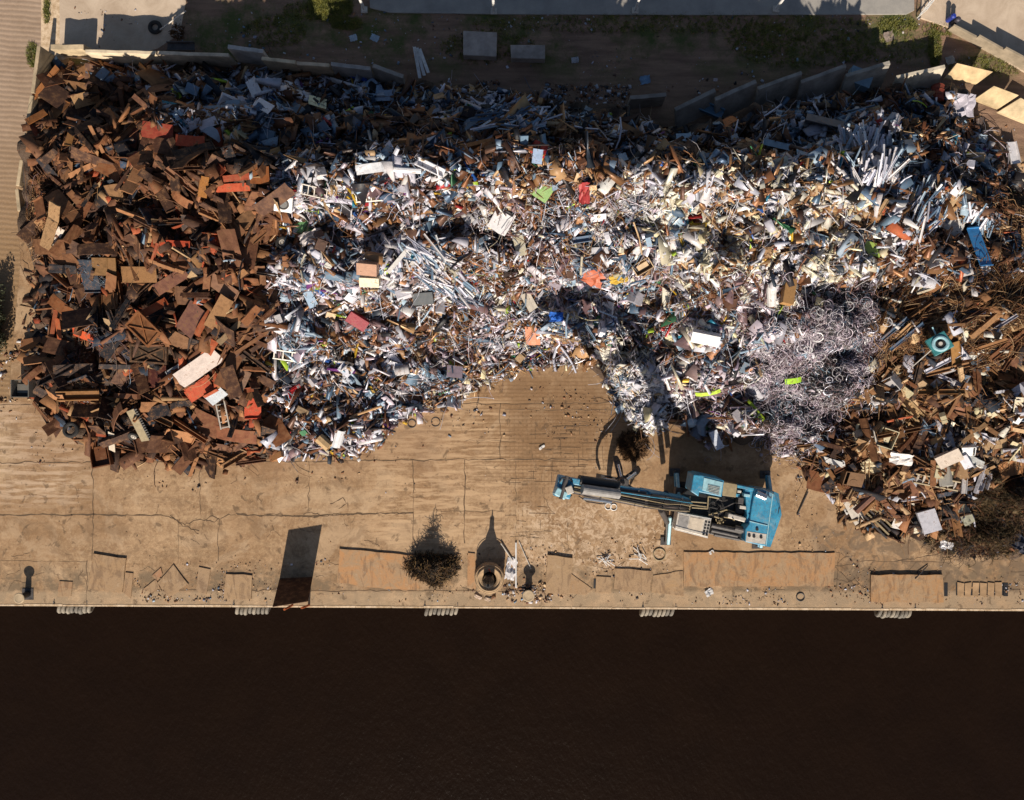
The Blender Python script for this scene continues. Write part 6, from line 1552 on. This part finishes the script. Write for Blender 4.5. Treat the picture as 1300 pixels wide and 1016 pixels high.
    for (u, v, L, w_, h, m) in ((1050,200,8,3.5,3.05,'bluecyl'), (1018,228,7,8,2.8,'darkgrey'), (1000,200,6,4,2.7,'blue'), (1030,262,9,4,2.8,'silver'), (1010,180,5,3,2.7,'silver')):
        q = MB(); pb(q, 690+u*.2462, 580+v*.2462, 2.2, h, L, w_); q.build('valve_block', M[m], root, bevel=.015)
    q = MB(); poly(q, [(955,292),(1045,316),(1042,340),(950,314)], 2.15, 2.9); q.build('battery_box', M['silver'], root, bevel=.03)
    q = MB(); poly(q, [(925,130),(1000,143),(992,210),(922,200)], 2.15, 2.9); q.build('step_panel', M['hose'], root, bevel=.02)
    # hydraulic hoses over the middle
    for k in range(16):
        u = rnd.uniform(850, 1040); v = rnd.uniform(215, 330); q = MB(); pts = [zo(u, v, 2.3)]
        for _ in range(4): u += rnd.uniform(-45, 30); v += rnd.uniform(-18, 18); pts.append(zo(max(845, u), min(max(v, 200), 350), rnd.uniform(2.4, 3.0)))
        q.path(pts, rnd.choice((.03, .045)), 6); q.build('hydraulic_hose', M[rnd.choice(('black', 'darkgrey', 'hose', 'black'))], root)
    q = MB(); q.path([zo(850, 205, 3.2), zo(846, 268, 3.2), zo(765, 262, 3.3)], .04); q.path([zo(850, 205, 3.2), zo(905, 215, 3.1)], .04); q.build('pipe_loop', M['hose'], root)
    q = MB(); q.path([zo(700, 212, 3.9), zo(700, 270, 3.9)], .04); q.path([zo(755, 205, 3.7), zo(752, 275, 3.7)], .05); q.path([zo(700, 240, 3.9), zo(840, 258, 3.6)], .035); q.path([zo(700, 226, 3.9), zo(840, 238, 3.6)], .035); q.build('boom_pipes', M['hose'], root)
    # dark side cylinders at the lower edge
    for (a, c, r_) in (((865, 352), (1020, 385), .17), ((865, 378), (1000, 408), .14), ((880, 400), (1010, 425), .12), ((985, 368), (1038, 380), .2)):
        q = MB(); q.tube(zo(*a, 2.6), zo(*c, 2.6), r_, n=14); q.build('tank_cylinder', M['darkgrey'], root)
    q = MB(); poly(q, [(858,345),(1040,375),(1036,436),(970,425),(860,398)], 1.9, 2.35); q.build('side_locker', M['black'], root, bevel=.03)
    # cooler and tank cabinet on the near side
    q = MB(); poly(q, [(693,290),(866,322),(848,416),(678,372)], 1.9, 2.9); tank = q.build('tank_cabinet', M['silver'], root, bevel=.03)
    q = MB(); poly(q, [(700,300),(752,310),(740,368),(690,356)], 2.9, 2.915); q.build('tank_lid', M['hose2'] if 'hose2' in M else M['boomgrey'], tank)
    q = MB(); poly(q, [(758,311),(828,324),(814,385),(745,370)], 2.9, 2.92); q.build('hatch', M['hatch'], tank)
    for i in range(2):
        for j in range(5):
            c = zo(838+i*16-j*3.2, 335+j*16+i*3, 2.9); q = MB(); q.box(c+Vector((0, 0, .008)), (.14, .13, .016), RZ); q.build('vent_opening', M['black'], tank)
    q = MB(); q.path([zo(693, 288, 3.05), zo(866, 320, 3.05)], .02); q.path([zo(676, 374, 3.05), zo(848, 418, 3.05)], .025); q.build('guard_rail', M['pale'], tank)
    q = MB(); poly(q, [(664,365),(680,340),(690,352),(680,376)], 1.5, 2.0); q.build('step', M['silver'], root)
    # raised cab
    q = MB(); poly(q, [(775,92),(815,96),(800,206),(760,180)], 2.2, 3.9); cabf = q.build('cab_front', M['blue'], root, bevel=.05)
    q = MB(); poly(q, [(800,92),(932,122),(920,208),(798,182)], 1.9, 3.86); cab = q.build('cab', M['blue'], root, bevel=.05)
    q = MB(); poly(q, [(828,108),(926,132),(914,200),(818,172)], 3.86, 3.90); q.build('roof_hatch', M['bluecyl'], cab, bevel=.01)
    q = MB(); poly(q, [(850,140),(912,154),(906,196),(840,176)], 3.90, 3.915); q.build('roof_window', M['glass'], cab)
    for k in range(6):
        q = MB(); a = zo(848+k*1, 147+k*8, 3.93); c = zo(908-k*1, 160+k*7.2, 3.93); q.beam(a, c, .022, .02); q.build('grille_bar', M['silver'], cab)
    # side window of the cab
    n_ = RZ @ Vector((0, -1, 0)); 
    a = zo(803, 186, 3.5); c = zo(915, 210, 3.5); a.z = c.z = 3.6; 
    q = MB(); d0 = Vector((0, 0, -1.1)); off = n_*.03; q.add([a+off, c+off, c+off+d0, a+off+d0], [(0, 3, 2, 1)]); q.build('side_window', M['glass'], cab)
    # boom
    f0 = X(868, 640, 3.3); f1 = X(815, 632, 9.0); f2 = X(728, 617, 10.0)
    q = MB(); q.beam(f0, f1, .75, .8, .80, .95); q.beam(f1, f2, .80, .95, .62, .7); boom = q.build('boom', M['boom'], root, bevel=.04)
    d = (f2-f0); dn = Vector((d.x, d.y, 0)).normalized(); sd = Vector((-dn.y, dn.x, 0));
    if sd.y < 0: sd = -sd
    for m_, o0, w_, h_, nm in (('blue', .36, .17, .62, 'side_plate'), ('darkgrey', -.38, .08, .45, 'side_plate')):
        q = MB(); q.beam(f0+sd*o0+Vector((0, 0, .1)), f1+sd*(o0*1.08)+Vector((0, 0, .18)), w_, h_); q.beam(f1+sd*(o0*1.08)+Vector((0, 0, .18)), f2+sd*(o0*.85)+Vector((0, 0, .1)), w_, h_*.8); q.build(nm, M[m_], boom)
    d1 = (f1-f0).normalized(); n1_ = sd.cross(d1); n1_ = n1_ if n1_.z > 0 else -n1_; up = Vector((0, 0, 1))
    for o0, r_, m_ in ((.12, .035, 'black'), (.02, .03, 'hose'), (-.12, .035, 'black'), (.22, .03, 'blue'), (-.22, .035, 'black'), (.3, .03, 'black'), (-.3, .03, 'hose')):
        q = MB(); q.path([f0+sd*o0+n1_*.46, f0.lerp(f1, .3)+sd*(o0+rnd.uniform(-.06, .06))+n1_*.52, f0.lerp(f1, .65)+sd*(o0+rnd.uniform(-.08, .08))+n1_*.54, f1+sd*o0+(n1_+up).normalized()*.58, f1.lerp(f2, .5)+sd*(o0*.8+rnd.uniform(-.05, .05))+up*.5, f2+sd*o0*.7+up*.42], r_, 6); q.build('hydraulic_hose', M[m_], boom)
    for fr in (.15, .35, .55, .8):
        q = MB(); p = f0.lerp(f1, fr*2) if fr < .5 else f1.lerp(f2, fr*2-1); nn_ = (n1_*.5 if fr < .5 else up*.5); q.beam(p-sd*.43+nn_, p+sd*.43+nn_, .06, .05); q.build('pipe_clamp', M['darkgrey'], boom)
    # boom lift cylinders from the deck
    for s_ in (-1, 1):
        q = MB(); q.tube(X(850, 652, 2.2)+sd*s_*.55, X(842, 637, 5.9)+sd*s_*.5, .16, n=14); lc = q.build('lift_cylinder', M['darkgrey'], root)
    # elbow
    q = MB(); q.box(X(716, 619, 10.2), (.95, 1.15, .7), Matrix.Rotation(R(-14), 3, 'Z'), .85); el = q.build('elbow', M['blue'], root, bevel=.08)
    q = MB(); e = X(716, 619, 10.65); q.tube(e-sd*.6, e+sd*.6, .11, n=16); q.build('elbow_pin', M['darkgrey'], el)
    q = MB(); q.box(X(723, 622, 10.7), (.35, .4, .25), Matrix.Rotation(R(20), 3, 'Z')); q.build('bracket', M['silver'], el, bevel=.03)
    q = MB(); q.box(X(712, 626, 10.5), (.75, .5, .45), Matrix.Rotation(R(-30), 3, 'Z'), .8); q.build('elbow_cover', M['bluecyl'], el, bevel=.05)
    q = MB(); q.path([X(727, 612, 10.6), X(722, 607, 10.7), X(714, 607, 10.7), X(710, 613, 10.6)], .04, 6); q.path([X(735, 630, 10.3), X(745, 637, 9.9), X(765, 640, 9.4), X(785, 634, 9.3)], .03, 6); q.path([X(726, 629, 10.5), X(718, 633, 10.4), X(710, 628, 10.4)], .04, 6); q.build('hydraulic_hose', M['black'], el)
    # stick cylinders above the boom end
    q = MB(); q.tube(X(735, 609.5, 10.3), X(785, 617, 9.7), .26, n=18); sc_ = q.build('stick_cylinder', M['black'], root)
    q = MB(); q.tube(X(739, 621, 10.7), X(786, 627.5, 10.2), .25, n=18); q.build('stick_cylinder', M['boomgrey'], root)
    q = MB(); q.tube(X(740, 632, 10.1), X(776, 637, 9.6), .12, n=14); q.build('cylinder_rod', M['chrome'], root)
    q = MB(); q.box(X(730, 611, 10.4), (.45, .3, .4), RZ); q.build('hose_guard', M['blue'], root, bevel=.03)
    # stick down to the grapple
    G = W(790, 612, 2.4)-org
    s0 = X(716, 619, 9.9); s1 = Vector((G.x-.35, G.y, 3.6))
    q = MB(); q.beam(s0, s1, .5, .6, .34, .38); q.build('stick', M['boom'], root, bevel=.04)
    q = MB(); q.tube(s1, Vector((G.x, G.y, 2.9)), .12, n=12); q.tube(Vector((G.x, G.y, 3.0)), Vector((G.x, G.y, 2.3)), .28, .34, n=20); hub = q.build('rotator', M['darkgrey'], root)
    q = MB(); q.tube(Vector((G.x, G.y, 2.35)), Vector((G.x, G.y, 1.7)), .42, .30, n=20); q.build('grapple_hub', M['darkgrey'], root)
    for k in range(5):
        a = 2*math.pi*k/5+.5; dv = Vector((math.cos(a), math.sin(a), 0)); q = MB(); base = Vector((G.x, G.y, 0))
        prof = [(.3, 2.0, .34), (.75, 1.95, .42), (1.15, 1.6, .40), (1.38, 1.1, .32), (1.35, .6, .22), (1.12, .2, .08)]
        for (r0, z0, w0), (r1, z1, w1) in zip(prof, prof[1:]): q.beam(base+dv*r0+Vector((0, 0, z0)), base+dv*r1+Vector((0, 0, z1)), w0, .14, w1, .12)
        q.build('grapple_tine', M['darkgrey'], root, bevel=.02)
        q = MB(); q.tube(base+dv*.3+Vector((0, 0, 2.4)), base+dv*1.0+Vector((0, 0, 1.95)), .09, n=10); q.build('tine_cylinder', M['chrome'], root)
M['boomgrey'] = simple('grey_steel', (0.25, 0.235, 0.225, 1), 0.5, 0, 0.3)
M['hatch'] = simple('beige_hatch', (0.55, 0.46, 0.36, 1), 0.5, 0, 0.2)
build_excavator()

# look-alikes that share a description are told apart by their order from left to right
same = {}
for o in list(col.objects):
    if o.parent is None and 'label' in o and o.get('group') and 'kind' not in o: same.setdefault(o['label'], []).append(o)
ORD = ['first', 'second', 'third', 'fourth', 'fifth', 'sixth', 'seventh', 'eighth', 'ninth', 'tenth', 'eleventh', 'twelfth', 'thirteenth', 'fourteenth']
for lb, obs in same.items():
    if len(obs) < 2 or len(obs) > 14: continue
    obs.sort(key=lambda o: o.matrix_world.translation.x/(H-o.matrix_world.translation.z))
    for i, o in enumerate(obs):
        sfx = ('left one', 'right one')[i] if len(obs) == 2 else ORD[i]+' from left'
        nl = lb+', '+sfx
        if len(nl.split()) > 16: nl = lb.replace('well ', '')+', '+sfx
        if len(nl.split()) > 16: nl = lb.replace('well ', '').replace('down and ', 'lower ').replace('up and ', 'upper ')+', '+sfx
        if len(nl.split()) <= 16: o['label'] = nl
# ------------------------------------------------------------------ camera, sun and sky
cam = bpy.data.cameras.new('camera'); co = bpy.data.objects.new('camera', cam); col.objects.link(co)
co.location = (0, 0, H); co.rotation_euler = (0, 0, 0)
cam.sensor_width = 36; cam.lens = 36*H/(1300*S)
cam.shift_y = -(508-463)/1300
cam.clip_end = 2000
sc.camera = co
EL, AZ = 33.5, 183.0            # sun elevation, compass bearing (image top = north)
sun = bpy.data.lights.new('sun', 'SUN'); so = bpy.data.objects.new('sun', sun); col.objects.link(so)
sun.energy = 5.0; sun.angle = R(0.5); sun.color = (1.0, 0.90, 0.76)
d = Vector((math.sin(R(AZ))*math.cos(R(EL)), math.cos(R(AZ))*math.cos(R(EL)), math.sin(R(EL))))
so.rotation_euler = (-d).to_track_quat('-Z', 'Y').to_euler(); so.location = (0, -30, 60)
w = bpy.data.worlds.new('World'); sc.world = w; w.use_nodes = True
nt = w.node_tree; bg = nt.nodes['Background']
sky = nt.nodes.new('ShaderNodeTexSky'); sky.sky_type = 'NISHITA'; sky.sun_disc = False
sky.sun_elevation = R(EL); sky.sun_rotation = R(AZ)
nt.links.new(sky.outputs[0], bg.inputs[0]); bg.inputs[1].default_value = 0.054
sc.view_settings.view_transform = 'Standard'; sc.view_settings.look = 'None'
sc.view_settings.exposure = 0.34; sc.view_settings.gamma = 1.0; sc.view_settings.use_curve_mapping = False
